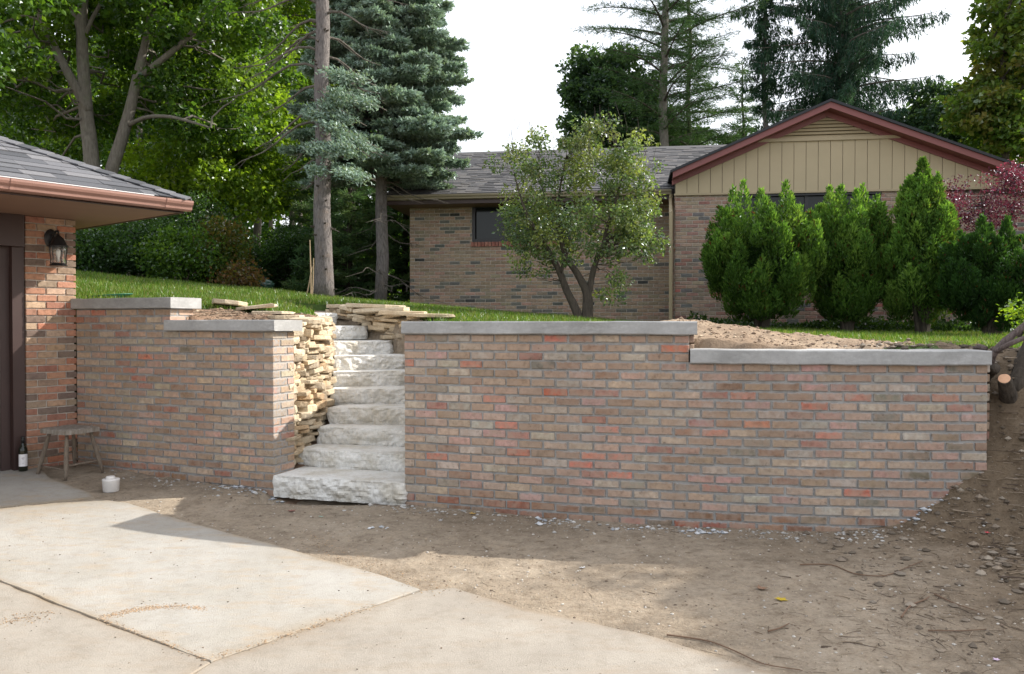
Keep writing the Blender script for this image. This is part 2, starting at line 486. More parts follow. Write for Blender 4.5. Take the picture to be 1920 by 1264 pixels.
# ------------------------------------------------------------------ plan of the walls
YL = lambda x: 7.323 - .4142 * (x + 2.117)                 # front face of the left retaining wall
_q = np.polyfit([-.91, 1.274, 3.41], [6.95, 6.27, 5.963], 2)
YR = lambda x: np.polyval(_q, x)                           # front face of the curved right retaining wall
GC = np.array([-4.36, 8.25]); GU = np.array([.629, .777]); GN = np.array([.777, -.629])   # garage corner, along, outward
CR = .0703                                                 # brick course
Z0L = ZC + .109                                            # centre of the top course, left wall
Z0R = ZC - .118                                            # centre of the top course, right wall

# terrain
def rbf(pts):
    P = np.array(pts, float); n = len(P)
    d = np.linalg.norm(P[:, None, :2] - P[None, :, :2], axis=2)
    A = np.zeros((n + 1, n + 1)); A[:n, :n] = d; A[:n, n] = 1; A[n, :n] = 1
    sol = np.linalg.solve(A, np.append(P[:, 2], 0))
    def f(x, y):
        x = np.asarray(x, float); y = np.asarray(y, float)
        r = np.full(x.shape, sol[n])
        for i in range(n):
            r = r + sol[i] * np.sqrt((x - P[i, 0]) ** 2 + (y - P[i, 1]) ** 2 + .04)
        return r
    return f
z_low = rbf([(-4.5, 8.1, .15), (-2.1, 7.3, .05), (-.9, 6.95, .025), (1.27, 6.27, 0), (-3, 6.1, -.02), (-2, 3.5, -.10), (2, 3.5, -.05), (-.6, 5.2, -.04), (1.4, 5, -.03), (3, 5, .0), (-5.5, 7, .10), (-6, 4, .0), (6, 3.5, .1), (-20, -20, 0), (20, -20, .2), (-60, 0, 0), (60, 0, .4), (-20, 8, .1)])
z_up = rbf([(-2.04, 16.5, 1.84), (1.14, 16, 1.64), (-3.25, 14, 1.98), (-4.3, 14, 2.10), (-7.4, 14.2, 2.40), (-6, 11.5, 2.1), (-9, 11.5, 2.45), (2.93, 14.8, 1.44), (6, 12.5, 1.37), (9, 12.5, 1.32), (0, 7.3, 1.49), (1.1, 7, 1.49), (2.2, 6.6, 1.33), (3.2, 6.5, 1.32), (5, 7.5, 1.30), (8, 7.5, 1.3),
            (-4.4, 9.0, 1.78), (-3.3, 8.3, 1.63), (-2.7, 8.0, 1.54), (-2.6, 9.3, 1.66), (-.9, 9, 1.50), (-.8, 8, 1.46), (-.6, 11, 1.66), (-3.2, 11, 1.83), (-5.2, 18, 1.72), (-3, 19, 1.75), (-9, 19, 2.0), (9, 20, 1.5), (20, 12, 1.4), (30, 40, 1.5), (-30, 40, 2.0), (0, 40, 1.7), (-100, 100, 2), (100, 100, 2), (100, 0, 1), (-100, 30, 2)])
def sstep(a, b, x):
    t = np.clip((x - a) / (b - a), 0, 1); return t * t * (3 - 2 * t)
XL = lambda y: np.interp(y, [7.0, 7.6, 9.3, 9.8, 10.3, 11], [-2.12, -2.03, -2.02, -2.18, -2.5, -2.9])       # left edge of the stair cut
XR = lambda y: np.interp(y, [6.9, 9.3, 9.8, 10.3, 10.9, 11.3], [-.86, -.98, -1.30, -1.72, -2.25, -2.6])
def bank(x, y):
    t = (y - 5.52) + .62 * (x - 3.45)
    return 1.32 * sstep(0, 1.35, t) * sstep(1.8, 3.3, x) + .12 * sstep(2.2, 3.6, x) * sstep(4.6, 5.9, y)
def terrain(x, y):
    x = np.asarray(x, float); y = np.asarray(y, float)
    lo = z_low(x, y) + 0 * x
    up = z_up(x, y)
    lo = np.minimum(lo + bank(x, y), np.maximum(up, lo))
    yw = np.where(x < -2.0, YL(x), np.where(x < 3.41, YR(np.clip(x, -1, 3.41)), 1e3))
    side = (x - GC[0]) * GU[0] + (y - GC[1]) * GU[1]
    fr = (x - GC[0]) * GN[0] + (y - GC[1]) * GN[1]
    k = sstep(.10, .24, y - yw)
    k = np.where(x < -4.36, sstep(.02, .14, side) * (fr < 0.2), k)
    z = lo * (1 - k) + up * k
    # stair cut
    inx = sstep(-.08, .0, x - XL(y) + .06) * sstep(-.08, .0, XR(y) + .06 - x) * (y > 6.8) * (y < 11.2)
    ramp_z = np.minimum(-.12 + .03 + (y - 7.15) * .445, up - .05)
    z = np.where((inx > 0) & (y > 6.9), z * (1 - inx) + np.minimum(ramp_z, z + 5) * inx, z)
    # right of the wall end: the bank climbs to the lawn
    right = sstep(3.28, 3.42, x)
    bk = np.minimum(z_low(x, y) + bank(x, y), up)
    kk = sstep(6.5, 7.2, y)
    zr = bk * (1 - kk) + up * kk
    z = np.where(x > 3.28, z * (1 - right) + zr * right, z)
    return z
def mound(x, y):       # fresh soil heaped behind the low right-hand part of the wall
    return .13 * np.exp(-(((x - 1.75) / .65) ** 2 + ((y - 7.9) / .8) ** 2)) + .05 * np.exp(-(((x - 2.9) / .8) ** 2 + ((y - 7.9) / .6) ** 2))
def is_soil_r(x, y):
    n = fbm(np.stack([x, y, 0 * x], -1), 1.6, 5, 3) * .35
    return (y > YR(np.clip(x, -1, 3.41))) & (((x - 2.0) / 1.35) ** 2 + ((y - 7.3) / 1.2) ** 2 + n < 1)
def is_soil_l(x, y):
    n = fbm(np.stack([x, y, 0 * x], -1), 2.0, 9, 3) * .4
    return (x > -3.65) & (x < XL(y) + .2) & (y < 9.2 + n * .6) & (y > YL(x))
def is_bank(x, y):
    n = fbm(np.stack([x, y, 0 * x], -1), 1.2, 21, 3) * .35
    return (x + n > 3.0 - (y - 5.2) * .1) & (y < 7.3 + n)
def is_lawn(x, y):
    yw = np.where(x < -2.0, YL(x), np.where(x < 3.41, YR(np.clip(x, -1, 3.41)), 6.9 + .25 * np.sin(x * 3)))
    side = (x - GC[0]) * GU[0] + (y - GC[1]) * GU[1]
    lawn = (y > yw + .05) & np.where(x < -4.36, side > 0, True)
    stair = (x > XL(y) - .18) & (x < XR(y) + .22) & (y < 11.2)
    return lawn & ~stair & ~is_soil_r(x, y) & ~is_soil_l(x, y) & ~(x > 3.41) | (lawn & (x > 3.41) & (y > 7.0 + .2 * np.sin(x * 2.3)))
def ground_z(x, y):
    x = np.asarray(x, float); y = np.asarray(y, float)
    z = terrain(x, y)
    P = np.stack([x, y, 0 * x], -1)
    z = z + mound(x, y) * (y > YR(np.clip(x, -1, 3.41)) + .1) * (x < 3.41)
    soil = is_soil_r(x, y) | is_soil_l(x, y)
    bk = is_bank(x, y)
    z = z + np.where(soil, fbm(P, 5, 31, 4) * .05, 0) + np.where(bk, fbm(P, 4.5, 41, 5) * .10, 0)
    z = z + np.where(~soil & ~bk & ~is_lawn(x, y), fbm(P, 3.5, 51, 5) * .013, 0)
    return z
def G(px, py, D0=6.0):
    """photo pixel -> point on the terrain"""
    a = (px - 960) / F_PX; b = (632 - py) / F_PX
    d = np.array([a, cp + b * sp, -sp + b * cp])
    t = np.linspace(2, 60, 6000)
    P = np.array([0, 0, ZC]) + d[None] * t[:, None]
    z = terrain(P[:, 0], P[:, 1])
    i = np.argmax(P[:, 2] <= z)
    return P[i]

def axis(lo_far, lo, hi, hi_far, step):
    a = np.arange(lo, hi + step / 2, step)
    g = [lo]
    s_ = step
    while g[-1] > lo_far: s_ *= 1.35; g.append(g[-1] - s_)
    h = [hi]
    s_ = step
    while h[-1] < hi_far: s_ *= 1.35; h.append(h[-1] + s_)
    return np.concatenate([g[:0:-1], a, h[1:]])
gx = axis(-300, -7.6, 7.0, 300, .05)
gy = axis(-60, 3.0, 13.0, 400, .05)
X, Y = np.meshgrid(gx, gy)
Z = ground_z(X, Y)
nx, ny = len(gx), len(gy)
idx = np.arange(nx * ny).reshape(ny, nx)
quads = np.stack([idx[:-1, :-1], idx[:-1, 1:], idx[1:, 1:], idx[1:, :-1]], -1).reshape(-1, 4)
Xc = (X[:-1, :-1] + X[1:, 1:]).ravel() / 2; Yc = (Y[:-1, :-1] + Y[1:, 1:]).ravel() / 2
lawn_m = is_lawn(Xc, Yc); sr = is_soil_r(Xc, Yc) & ~lawn_m; sl = is_soil_l(Xc, Yc) & ~lawn_m
bk = is_bank(Xc, Yc) & ~lawn_m & ~sr & ~sl & (Xc > 0)
allv = np.stack([X.ravel(), Y.ravel(), Z.ravel()], -1)
def sub(mask, name, mat):
    q = quads[mask]; u, inv = np.unique(q, return_inverse=True)
    mb = MB(); v = allv[u]
    nn = fbm(v * [1, 1, 0], 1.1, 61, 4)
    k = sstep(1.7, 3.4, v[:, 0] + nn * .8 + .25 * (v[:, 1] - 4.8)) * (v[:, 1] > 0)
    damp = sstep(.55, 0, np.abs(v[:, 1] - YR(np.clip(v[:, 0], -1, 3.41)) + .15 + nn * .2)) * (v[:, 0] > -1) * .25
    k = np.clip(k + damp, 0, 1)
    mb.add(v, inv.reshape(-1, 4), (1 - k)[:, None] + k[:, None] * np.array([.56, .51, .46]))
    return struct(mb.build(name, mat, smooth=True))
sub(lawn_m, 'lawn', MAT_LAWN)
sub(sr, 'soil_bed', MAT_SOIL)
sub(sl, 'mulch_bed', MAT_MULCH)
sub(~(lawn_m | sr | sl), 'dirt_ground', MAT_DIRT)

# ------------------------------------------------------------------ driveway slabs
def slab(pts_px, mat, top=.012, name='concrete_slab'):
    P = [G(*p) for p in pts_px]
    out = []
    n = len(P)
    for i in range(n):
        a, b = P[i], P[(i + 1) % n]
        m = max(2, int(np.linalg.norm(b - a) / .08))
        for k in range(m):
            q = a + (b - a) * k / m
            nn = vnoise(np.array([[q[0] * 3, q[1] * 3, i]]), 2.5, 3)[0] * .009
            out.append([q[0] + nn, q[1] + nn * .7])
    out = np.array(out)
    z = terrain(out[:, 0], out[:, 1]) + top
    mb = MB()
    c = out.mean(0)
    rings = [1, .992]
    v = [np.column_stack([out, z - .09]), np.column_stack([out, z - .006])]
    inner = c + (out - c) * .996
    v.append(np.column_stack([inner, terrain(inner[:, 0], inner[:, 1]) + top]))
    m = len(out)
    for f in (.975, .93, .7, .35):
        q = c + (out - c) * f
        v.append(np.column_stack([q, terrain(q[:, 0], q[:, 1]) + top]))
    v.append(np.array([[c[0], c[1], float(terrain(c[0], c[1])) + top]]))
    fs = []
    for r in range(6):
        for i in range(m):
            j = (i + 1) % m
            fs.append((r * m + i, r * m + j, (r + 1) * m + j, (r + 1) * m + i))
    for i in range(m):
        fs.append((6 * m + i, 6 * m + (i + 1) % m, 7 * m))
    V = np.vstack(v)
    nn = fbm(V * [1, 1, 0], 2.2, 71, 4)
    dirt = np.concatenate([np.full(3 * m, 1.0), np.full(m, .55), np.full(m, .0), np.full(len(V) - 5 * m, 0)]) if False else None
    ring = np.concatenate([np.full(3 * m, 1.0), np.full(m, .75), np.full(m, .25), np.zeros(len(V) - 5 * m)])
    k = np.clip(ring * (.75 + nn * 1.1), 0, 1)[:, None]
    mb.add(V, fs, (1 - k) + k * np.array([.86, .76, .64]))
    return struct(mb.build(name, mat))
slab([(-160, 973), (180, 938), (240, 946), (332, 976), (500, 1021), (650, 1064), (728, 1086), (788, 1108), (600, 1174), (395, 1244), (190, 1167), (-160, 1024)], MAT_SLAB, .012)
slab([(-160, 902), (20, 880), (66, 876), (95, 899), (165, 926), (176, 935), (-160, 970)], MAT_SLAB, .011)
slab([(-160, 1026), (187, 1169), (393, 1247), (250, 1330), (-160, 1330)], MAT_SLAB2, .0095)
slab([(397, 1247), (600, 1176.5), (792, 1111), (850, 1106), (980, 1143), (1220, 1196), (1480, 1278), (1500, 1340), (260, 1340)], MAT_SLAB2, .010)

# ------------------------------------------------------------------ brick machinery
def unit_brick(seed, bev=.05):
    r = np.random.default_rng(seed)
    # bevelled box, unit size (-.5..5), 24 verts
    mb = MB()
    V, Fc = [], []
    bx, by, bz = .022, .05, .075
    h = .5
    ids = {}
    def vid(x, y, z, ax):
        k = (x, y, z, ax)
        if k not in ids:
            p = [x * h, y * h, z * h]
            off = [bx, by, bz]
            for a in range(3):
                if a != ax: p[a] -= math.copysign(off[a], p[a])
            ids[k] = len(V); V.append(p)
        return ids[k]
    s = (-1, 1)
    for ax in range(3):
        for sg in s:
            o = [a for a in range(3) if a != ax]
            quad = []
            for (p, q) in ((-1, -1), (1, -1), (1, 1), (-1, 1)):
                c = [0, 0, 0]; c[ax] = sg; c[o[0]] = p; c[o[1]] = q
                quad.append(vid(*c, ax))
            flip = (sg < 0) ^ (ax == 1)
            Fc.append(tuple(quad[::-1] if flip else quad))
    for ax in range(3):
        o = [a for a in range(3) if a != ax]
        for p in s:
            for q in s:
                e = []
                for t in s:
                    c = [0, 0, 0]; c[ax] = t; c[o[0]] = p; c[o[1]] = q
                    e.append((vid(*c, o[0]), vid(*c, o[1])))
                f = (e[0][0], e[1][0], e[1][1], e[0][1])
                n = np.cross(np.array(V[f[1]]) - V[f[0]], np.array(V[f[2]]) - V[f[0]])
                mid = np.mean([V[i] for i in f], axis=0)
                Fc.append(f if np.dot(n, mid) > 0 else f[::-1])
    for x in s:
        for y in s:
            for z in s:
                f = tuple(vid(x, y, z, a) for a in range(3))
                n = np.cross(np.array(V[f[1]]) - V[f[0]], np.array(V[f[2]]) - V[f[0]])
                Fc.append(f if np.dot(n, np.mean([V[i] for i in f], axis=0)) > 0 else f[::-1])
    V = np.array(V) + (r.random((24, 3)) - .5) * [.022, .03, .07]
    return V, Fc
UB = [unit_brick(100 + i) for i in range(10)]
def brick_meshes(mat, nm='brick'):
    out = []
    for V, Fc in UB:
        mb = MB(); mb.add(V, Fc); out.append(mb.mesh(nm, mat))
    return out
BM = brick_meshes(MAT_BRICK); GBM = brick_meshes(MAT_GBRICK); HBM = brick_meshes(MAT_HBRICK)

PAL = [((.36, .255, .185), 22), ((.31, .215, .15), 16), ((.41, .31, .235), 18), ((.38, .25, .195), 16), ((.43, .27, .235), 10), ((.42, .355, .28), 9),
       ((.44, .16, .11), 1.6), ((.33, .165, .13), 4), ((.28, .24, .19), 7), ((.38, .335, .28), 9), ((.19, .175, .14), 1.4), ((.27, .165, .11), 7)]
PAL_G = [((.36, .185, .12), 20), ((.31, .145, .10), 16), ((.36, .235, .155), 10), ((.39, .165, .10), 7), ((.17, .12, .095), 12), ((.29, .21, .15), 10), ((.41, .29, .20), 6)]
PAL_H = [((.33, .245, .18), 30), ((.30, .225, .165), 20), ((.36, .235, .185), 16), ((.27, .22, .16), 14), ((.11, .115, .11), 6), ((.14, .14, .125), 8), ((.04, .042, .042), 1)]
PAL_W = [((.33, .225, .17), 22), ((.29, .165, .13), 18), ((.31, .24, .175), 18), ((.22, .175, .135), 14), ((.13, .13, .125), 6), ((.36, .13, .105), 2.5), ((.25, .125, .10), 8)]
def pick(pal):
    c = random.choices([p[0] for p in pal], [p[1] for p in pal])[0]
    k = random.uniform(.86, 1.14)
    return tuple(min(.75, x * k * random.uniform(.96, 1.04)) for x in c)

def damp(bricks):
    out = []
    for b in bricks:
        nrm = np.array([math.sin(b[2]), -math.cos(b[2])])
        h = b[0][2] - float(terrain(b[0][0] + nrm[0] * .15, b[0][1] + nrm[1] * .15))
        if h < .085 + random.uniform(-.03, .03):
            b = (b[0], b[1], b[2], tuple(x * k for x, k in zip(b[3], (.74, .60, .52)))) + tuple(b[4:])
        out.append(b)
    return out
def place_bricks(bricks, parent, meshes, mat_joined, limit=300, name='brick'):
    """bricks: (centre, (lx,ly,lz), yaw, colour). the ones that show largest become parts, the rest one joined part"""
    def score(b):
        px, py, f = proj(b[0])
        inside = -20 < px < 1940 and -20 < py < 1284
        return (b[1][0] * b[1][2]) / max(f, .5) ** 2 * (1 if inside else .01) * (0.2 if b[4:] and b[4] else 1)
    bricks = sorted(bricks, key=score, reverse=True)
    pw = PW.get(parent.name, Vector((0, 0, 0)))
    for b in bricks[:limit]:
        o = bpy.data.objects.new(name, random.choice(meshes))
        COL.objects.link(o); o.parent = parent
        o.location = Vector([float(q) for q in b[0]]) - pw
        o.rotation_euler = (0, random.uniform(-.004, .004), b[2] + random.choice((0, PI)))
        o.scale = b[1]
        o.color = (*b[3], 1)
    if len(bricks) > limit:
        mb = MB()
        for b in bricks[limit:]:
            V, Fc = random.choice(UB)
            c, s = math.cos(b[2]), math.sin(b[2])
            R = np.array([[c, -s, 0], [s, c, 0], [0, 0, 1]])
            mb.add((V * np.array(b[1])) @ R.T + np.array(b[0]), Fc, b[3])
        stuff(mb.build(name, mat_joined, parent))

BL, BH, BD, JT = .1895, .0562, .095, .0145    # brick length, height, depth, joint
# ---- generic: a run of bricks along a plan path (front face), rows listed by z
def run_bricks(path, rows, pal, start=0, proud=.006, extra=None, pitch=None, jit=.003):
    """path(s)->(x,y,yaw) front-face point at arc length s, outward normal is to the right of travel (-y for travel +x)"""
    out = []
    P = pitch or (BL + JT)
    for r, (z, s0, s1, off) in enumerate(rows):
        s = s0
        first = True
        while s < s1 - .02:
            L = P if not first else (P * (off if off > .1 else 1))
            first = False
            e = min(s + L, s1)
            if s1 - e < .055: e = s1
            m = (s + e) / 2; ln = e - s - JT
            if ln > .02:
                x, y, yaw = path(m)
                nrm = np.array([math.sin(yaw), -math.cos(yaw)])
                pr = random.uniform(-jit, jit)
                c = np.array([x, y]) - nrm * (BD / 2 - proud / 2 - pr)
                out.append((np.array([c[0], c[1], z + random.uniform(-.0025, .0025)]), (ln + random.uniform(-.003, .003), BD, BH + random.uniform(-.003, .002)), yaw, pick(pal)))
            s = e
    return out
def line_path(a, b):
    a = np.array(a, float); b = np.array(b, float); u = (b - a) / np.linalg.norm(b - a); yaw = math.atan2(u[1], u[0])
    return (lambda s: (a[0] + u[0] * s, a[1] + u[1] * s, yaw)), np.linalg.norm(b - a)
def curve_path(fx, x0, x1):
    xs = np.linspace(x0, x1, 400); ys = fx(xs)
    S = np.concatenate([[0], np.cumsum(np.hypot(np.diff(xs), np.diff(ys)))])
    def p(s):
        x = np.interp(s, S, xs); y = float(fx(x)); e = .01
        return x, y, math.atan2(float(fx(x + e)) - float(fx(x - e)), 2 * e)
    return p, S[-1], lambda x: np.interp(x, xs, S)

# ================================================================== RIGHT RETAINING WALL
WT = .29                                      # wall thickness
rw = thing('retaining_wall', 'long gently curved brick retaining wall with grey stepped coping right of the stone steps', 'wall', (1.2, 6.3, 0), 'brick retaining walls beside the steps')
pR, SR, XtoS = curve_path(YR, -.91, 3.44)
XSTEP = 1.345
s_step = float(XtoS(XSTEP))
rows = []
for i in range(24):
    z = Z0R - i * CR
    off = .5 if i % 2 else 1.0
    rows.append((z, 0, s_step if i < 3 else SR, off))
br = run_bricks(pR, rows, PAL)
# the return of the wall end at the stairs and at the step in the coping
for i in range(24):
    z = Z0R - i * CR
    x, y, yaw = pR(0); n_in = np.array([-math.sin(yaw), math.cos(yaw)]); u_ = np.array([math.cos(yaw), math.sin(yaw)])
    c = np.array([x, y]) + n_in * .195 + u_ * .047
    br.append((np.array([c[0], c[1], z]), (.185, .095, BH), yaw + PI / 2, pick(PAL), True))
    if i < 3:
        x, y, yaw = pR(s_step)
        c = np.array([x, y]) + n_in * .195 - u_ * .047
        br.append((np.array([c[0], c[1], z]), (.185, .095, BH), yaw + PI / 2, pick(PAL), True))
    x, y, yaw = pR(SR)
    if i >= 3:
        c = np.array([x, y]) + n_in * .195 - u_ * .047
        br.append((np.array([c[0], c[1], z]), (.185, .095, BH), yaw + PI / 2, pick(PAL), True))
# colour overrides, real oddly-coloured bricks seen in the photograph (pixel, colour)
odd = [((1058, 737), (.42, .09, .045)), ((1185, 894), (.52, .13, .08)), ((1592, 920), (.50, .10, .055)), ((1133, 858), (.50, .17, .11)), ((1402, 796), (.55, .20, .11)), ((885, 683), (.44, .15, .10)),
       ((1270, 651), (.50, .11, .05)), ((765, 682), (.50, .15, .10)), ((1700, 852), (.07, .075, .055)), ((982, 951), (.28, .08, .045)), ((823, 857), (.5, .16, .11)), ((1320, 812), (.50, .19, .14)), ((1185, 858), (.46, .17, .13)),
       ((1540, 814), (.52, .20, .15)), ((1700, 885), (.11, .115, .08)), ((1820, 888), (.12, .11, .07)), ((1780, 833), (.15, .14, .10)), ((1400, 742), (.48, .18, .13)), ((1160, 808), (.50, .21, .16)), ((935, 750), (.46, .20, .15)), ((1600, 660 + 85), (.40, .17, .13)), ((1790, 742), (.40, .16, .11)), ((845, 941), (.35, .12, .07))]
PAL = [((c[0] * 1.09, c[1] * 1.04, c[2] * .95), w_) for c, w_ in PAL]
PAL_H = [((c[0], c[1] * .98, c[2] * .92), w_) for c, w_ in PAL_H]
def recolour(bricks, odd):
    odd = [(p, tuple(x * .78 + y * .22 for x, y in zip(c, (.38, .26, .18)))) for p, c in odd]
    pr = [proj(b[0]) for b in bricks]
    for (ox, oy), c in odd:
        k = min(range(len(bricks)), key=lambda i: (pr[i][0] - ox) ** 2 + ((pr[i][1] - oy) * 2) ** 2 + (1e6 if bricks[i][4:] else 0))
        b = bricks[k]; bricks[k] = (b[0], b[1], b[2], c)
recolour(br, odd)
br = [b for b in br if b[0][2] > -.12 and b[0][2] > float(terrain(b[0][0], b[0][1] - .12)) - .12]
br = damp(br)
place_bricks(br, rw, BM, MAT_BRICK_A)
def ribbon(path, s0, s1, z0, z1, inset, thick, n=40, mat=None, name='mortar', parent=None, wob=0, round_=0):
    """solid following the path: front face inset behind the brick face"""
    mb = MB()
    prof = [(inset, z0 + round_), (inset, z1 - round_), (inset + round_, z1), (thick - round_, z1), (thick, z1 - round_), (thick, z0)] if round_ else [(inset, z0), (inset, z1), (thick, z1), (thick, z0)]
    if round_: prof = [(inset + round_, z0)] + prof
    k = len(prof); V = []
    for i in range(n + 1):
        s = s0 + (s1 - s0) * i / n
        x, y, yaw = path(s)
        nin = np.array([-math.sin(yaw), math.cos(yaw)])
        for (d, z) in prof:
            ww = wob * float(vnoise(np.array([[s * 3, z * 7, d]]), 2.0, 77)[0]) if wob else 0
            V.append([x + nin[0] * (d + ww), y + nin[1] * (d + ww), z + ww])
    f = []
    for i in range(n):
        for j in range(k):
            a = i * k + j; b = i * k + (j + 1) % k
            f.append((a, b, b + k, a + k))
    f.append(tuple(range(k))[::-1]); f.append(tuple(n * k + j for j in range(k)))
    mb.add(np.array(V), f)
    o = mb.build(name, mat, parent)
    return o
ribbon(pR, .006, s_step - .006, Z0R - 3.2 * CR, Z0R + CR / 2 - .002, .008, WT - .01, mat=MAT_MORTAR, parent=rw, wob=.003)
ribbon(pR, .006, SR - .006, -.15, Z0R - 2.5 * CR, .008, WT - .01, n=60, mat=MAT_MORTAR, parent=rw, wob=.003)
def cop(path, s0, s1, ztop, th, parent, over=.045):
    return ribbon(path, s0, s1, ztop - th, ztop, -over, WT + over, n=90, mat=MAT_COPING, name='coping', parent=parent, wob=.0035, round_=.008)
ZTR = ZC + .018
cop(pR, -.055, s_step + .055, ZTR, .102, rw)
cop(pR, s_step + .004, SR + .10, ZTR - 3 * CR, .108, rw)

# ================================================================== LEFT RETAINING WALL
lw = thing('retaining_wall', 'shorter brick retaining wall with stepped coping between the garage and the stone steps', 'wall', (-3.2, 7.8, 0), 'brick retaining walls beside the steps')
A = (-4.348, YL(-4.348)); B = (-2.117, 7.323)
pL, SL = line_path(A, B)
xs_u = -3.215                                    # where the tall part ends
s_u = SL * (xs_u - A[0]) / (B[0] - A[0])
rows = []
br = []
u_ = (np.array(B) - np.array(A)) / SL; n_in = np.array([-u_[1], u_[0]]); yawL = math.atan2(u_[1], u_[0])
for i in range(26):
    z = Z0L - i * CR
    end = s_u if i < 3 else SL
    odd_ = i % 2
    cl = .0975 if odd_ else BL + .0015            # corner brick seen from the front
    br += run_bricks(pL, [(z, 0, end - cl - JT / 2, .55 if odd_ else 1.0)], PAL, pitch=.2035)
    # corner brick
    c = np.array(pL(end - cl / 2)[:2]) + n_in * ((BL if odd_ else BD) / 2)
    br.append((np.array([c[0], c[1], z]), (cl, BL if odd_ else BD, BH), yawL, pick(PAL)))
    d0 = (BL if odd_ else BD) + JT
    dl = (BD if odd_ else BL)
    c = np.array(pL(end)[:2]) - u_ * .047 + n_in * (d0 + dl / 2)
    br.append((np.array([c[0], c[1], z]), (dl, .095, BH), yawL + PI / 2, pick(PAL)))
recolour(br, [((258, 694), (.42, .12, .07)), ((270, 706), (.44, .14, .09)), ((167, 602), (.40, .13, .07)), ((425, 696), (.40, .35, .23)), ((270, 876), (.30, .09, .05)), ((222, 814), (.38, .10, .06)), ((470, 644), (.35, .11, .07)), ((362, 655), (.13, .12, .08)), ((420, 890), (.30, .09, .06)), ((460, 716), (.42, .35, .22)),
              ((500, 720), (.42, .16, .12)), ((245, 652), (.42, .14, .08))])
br = [b for b in br if b[0][2] > -.1]
br = damp(br)
place_bricks(br, lw, BM, MAT_BRICK_A)
LT = .30
ribbon(pL, .0, s_u - .006, Z0L - 3.2 * CR, Z0L + CR / 2 - .002, .008, LT - .008, n=20, mat=MAT_MORTAR, parent=lw, wob=.0025)
ribbon(pL, .0, SL - .006, -.15, Z0L - 2.5 * CR, .008, LT - .008, n=40, mat=MAT_MORTAR, parent=lw, wob=.0025)
ribbon(pL, -.02, s_u + .05, ZC + .146, ZC + .248, -.045, LT + .05, n=50, mat=MAT_COPING, name='coping', parent=lw, wob=.003, round_=.007)
ribbon(pL, s_u - .03, SL + .055, ZC - .066, ZC + .034, -.052, LT + .05, n=50, mat=MAT_COPING, name='coping', parent=lw, wob=.003, round_=.007)

# ================================================================== STONE STAIRCASE
ST = [  # left px, right px, D left, D right, y of top front edge (mean), round right end
    (513, 757, 7.30, 6.93, 893, 909, 0), (559, 760, 7.80, 7.45, 843, 854, 0), (596, 762, 8.14, 7.90, 802, 807.5, 0), (616, 764, 8.40, 8.28, 766, 767.6, 0),
    (621, 766, 8.70, 8.80, 730, 730, 0), (624, 768, 8.98, 9.24, 699, 696, 0), (627, 768, 9.25, 9.62, 669, 668, 0), (620, 741, 9.50, 10.0, 639.7, 639.7, 1), (598, 694.5, 9.82, 10.36, 611, 611.5, 1), (540, 637, 10.12, 10.76, 586, 587, 1)]
stair = thing('stone_staircase', 'ten rough-hewn pale limestone steps climbing between the two brick walls', 'steps', (-1.5, 7.2, 0))
tops = []
for k, (pl_, pr_, dl_, dr_, yl_, yr_, rnd) in enumerate(ST):
    a = W(pl_, yl_, dl_); b = W(pr_, yr_, dr_)
    zt = (a[2] + b[2]) / 2
    if k < 7: zt = .195 + k * .1635
    tops.append(zt)
    a = a[:2]; b = b[:2]
    u = (b - a) / np.linalg.norm(b - a); nin = np.array([-u[1], u[0]])
    depth = .62
    L = np.linalg.norm(b - a)
    out = []
    nf = int(L / .016)
    R_ = .11 if rnd else .02
    sag = .0
    bow = .02 if rnd else 0
    for i in range(nf + 1):
        t = i / nf
        out.append(a + u * (L - R_) * t - nin * bow * math.sin(PI * t))
    for i in range(1, 7):
        th = i / 6 * PI / 2
        out.append(a + u * (L - R_ + R_ * math.sin(th)) + nin * (R_ - R_ * math.cos(th)))
    for i in range(1, 14):
        out.append(a + u * L + nin * (R_ + (depth - R_) * i / 13))
    for i in range(1, 10):
        out.append(a + u * L * (1 - i / 9) + nin * depth)
    for i in range(1, 13):
        out.append(a + nin * depth * (1 - i / 13))
    out = np.array(out); m = len(out)
    H = .165 if k else .19
    nrm = np.zeros_like(out)
    tn = np.roll(out, -1, 0) - np.roll(out, 1, 0); tn /= np.linalg.norm(tn, axis=1)[:, None] + 1e-9
    nrm[:, 0] = tn[:, 1]; nrm[:, 1] = -tn[:, 0]
    lv = 12
    V = []
    for j in range(lv + 1):
        z = zt - H + H * j / lv
        P3 = np.column_stack([out, np.full(m, z)])
        # pitched face: broken scallops
        d = .036 * np.abs(vnoise(P3 * [1, 1, 1.8], 7.5, 300 + k)) ** .8 + .018 * np.abs(vnoise(P3 * [1, 1, 1.4], 19, 320 + k)) + .006 * vnoise(P3, 45, 340 + k)
        bulge = .012 * math.sin(PI * min(1, (j + .6) / (lv + 1.2)))
        V.append(np.column_stack([out + nrm * (d + bulge - .02)[:, None] * (1 if j < lv else .2), np.full(m, z)]))
    c = out.mean(0)
    ins = out - nrm * .02
    V.append(np.column_stack([ins, np.full(m, zt + .002) + .002 * vnoise(np.column_stack([ins, ins[:, 0]]), 9, 3)]))
    for f_ in (.66, .33):
        q = c + (ins - c) * f_
        V.append(np.column_stack([q, np.full(m, zt + .003) + .003 * vnoise(np.column_stack([q, q[:, 0]]), 9, 4)]))
    V.append(np.array([[c[0], c[1], zt + .003]]))
    f = []
    nr = lv + 3
    for r in range(nr):
        for i in range(m):
            j = (i + 1) % m
            f.append((r * m + i, r * m + j, (r + 1) * m + j, (r + 1) * m + i))
    for i in range(m): f.append((nr * m + i, nr * m + (i + 1) % m, (nr + 1) * m))
    mb = MB(); mb.add(np.vstack(V), f)
    mb.build('step', MAT_STEP, stair)

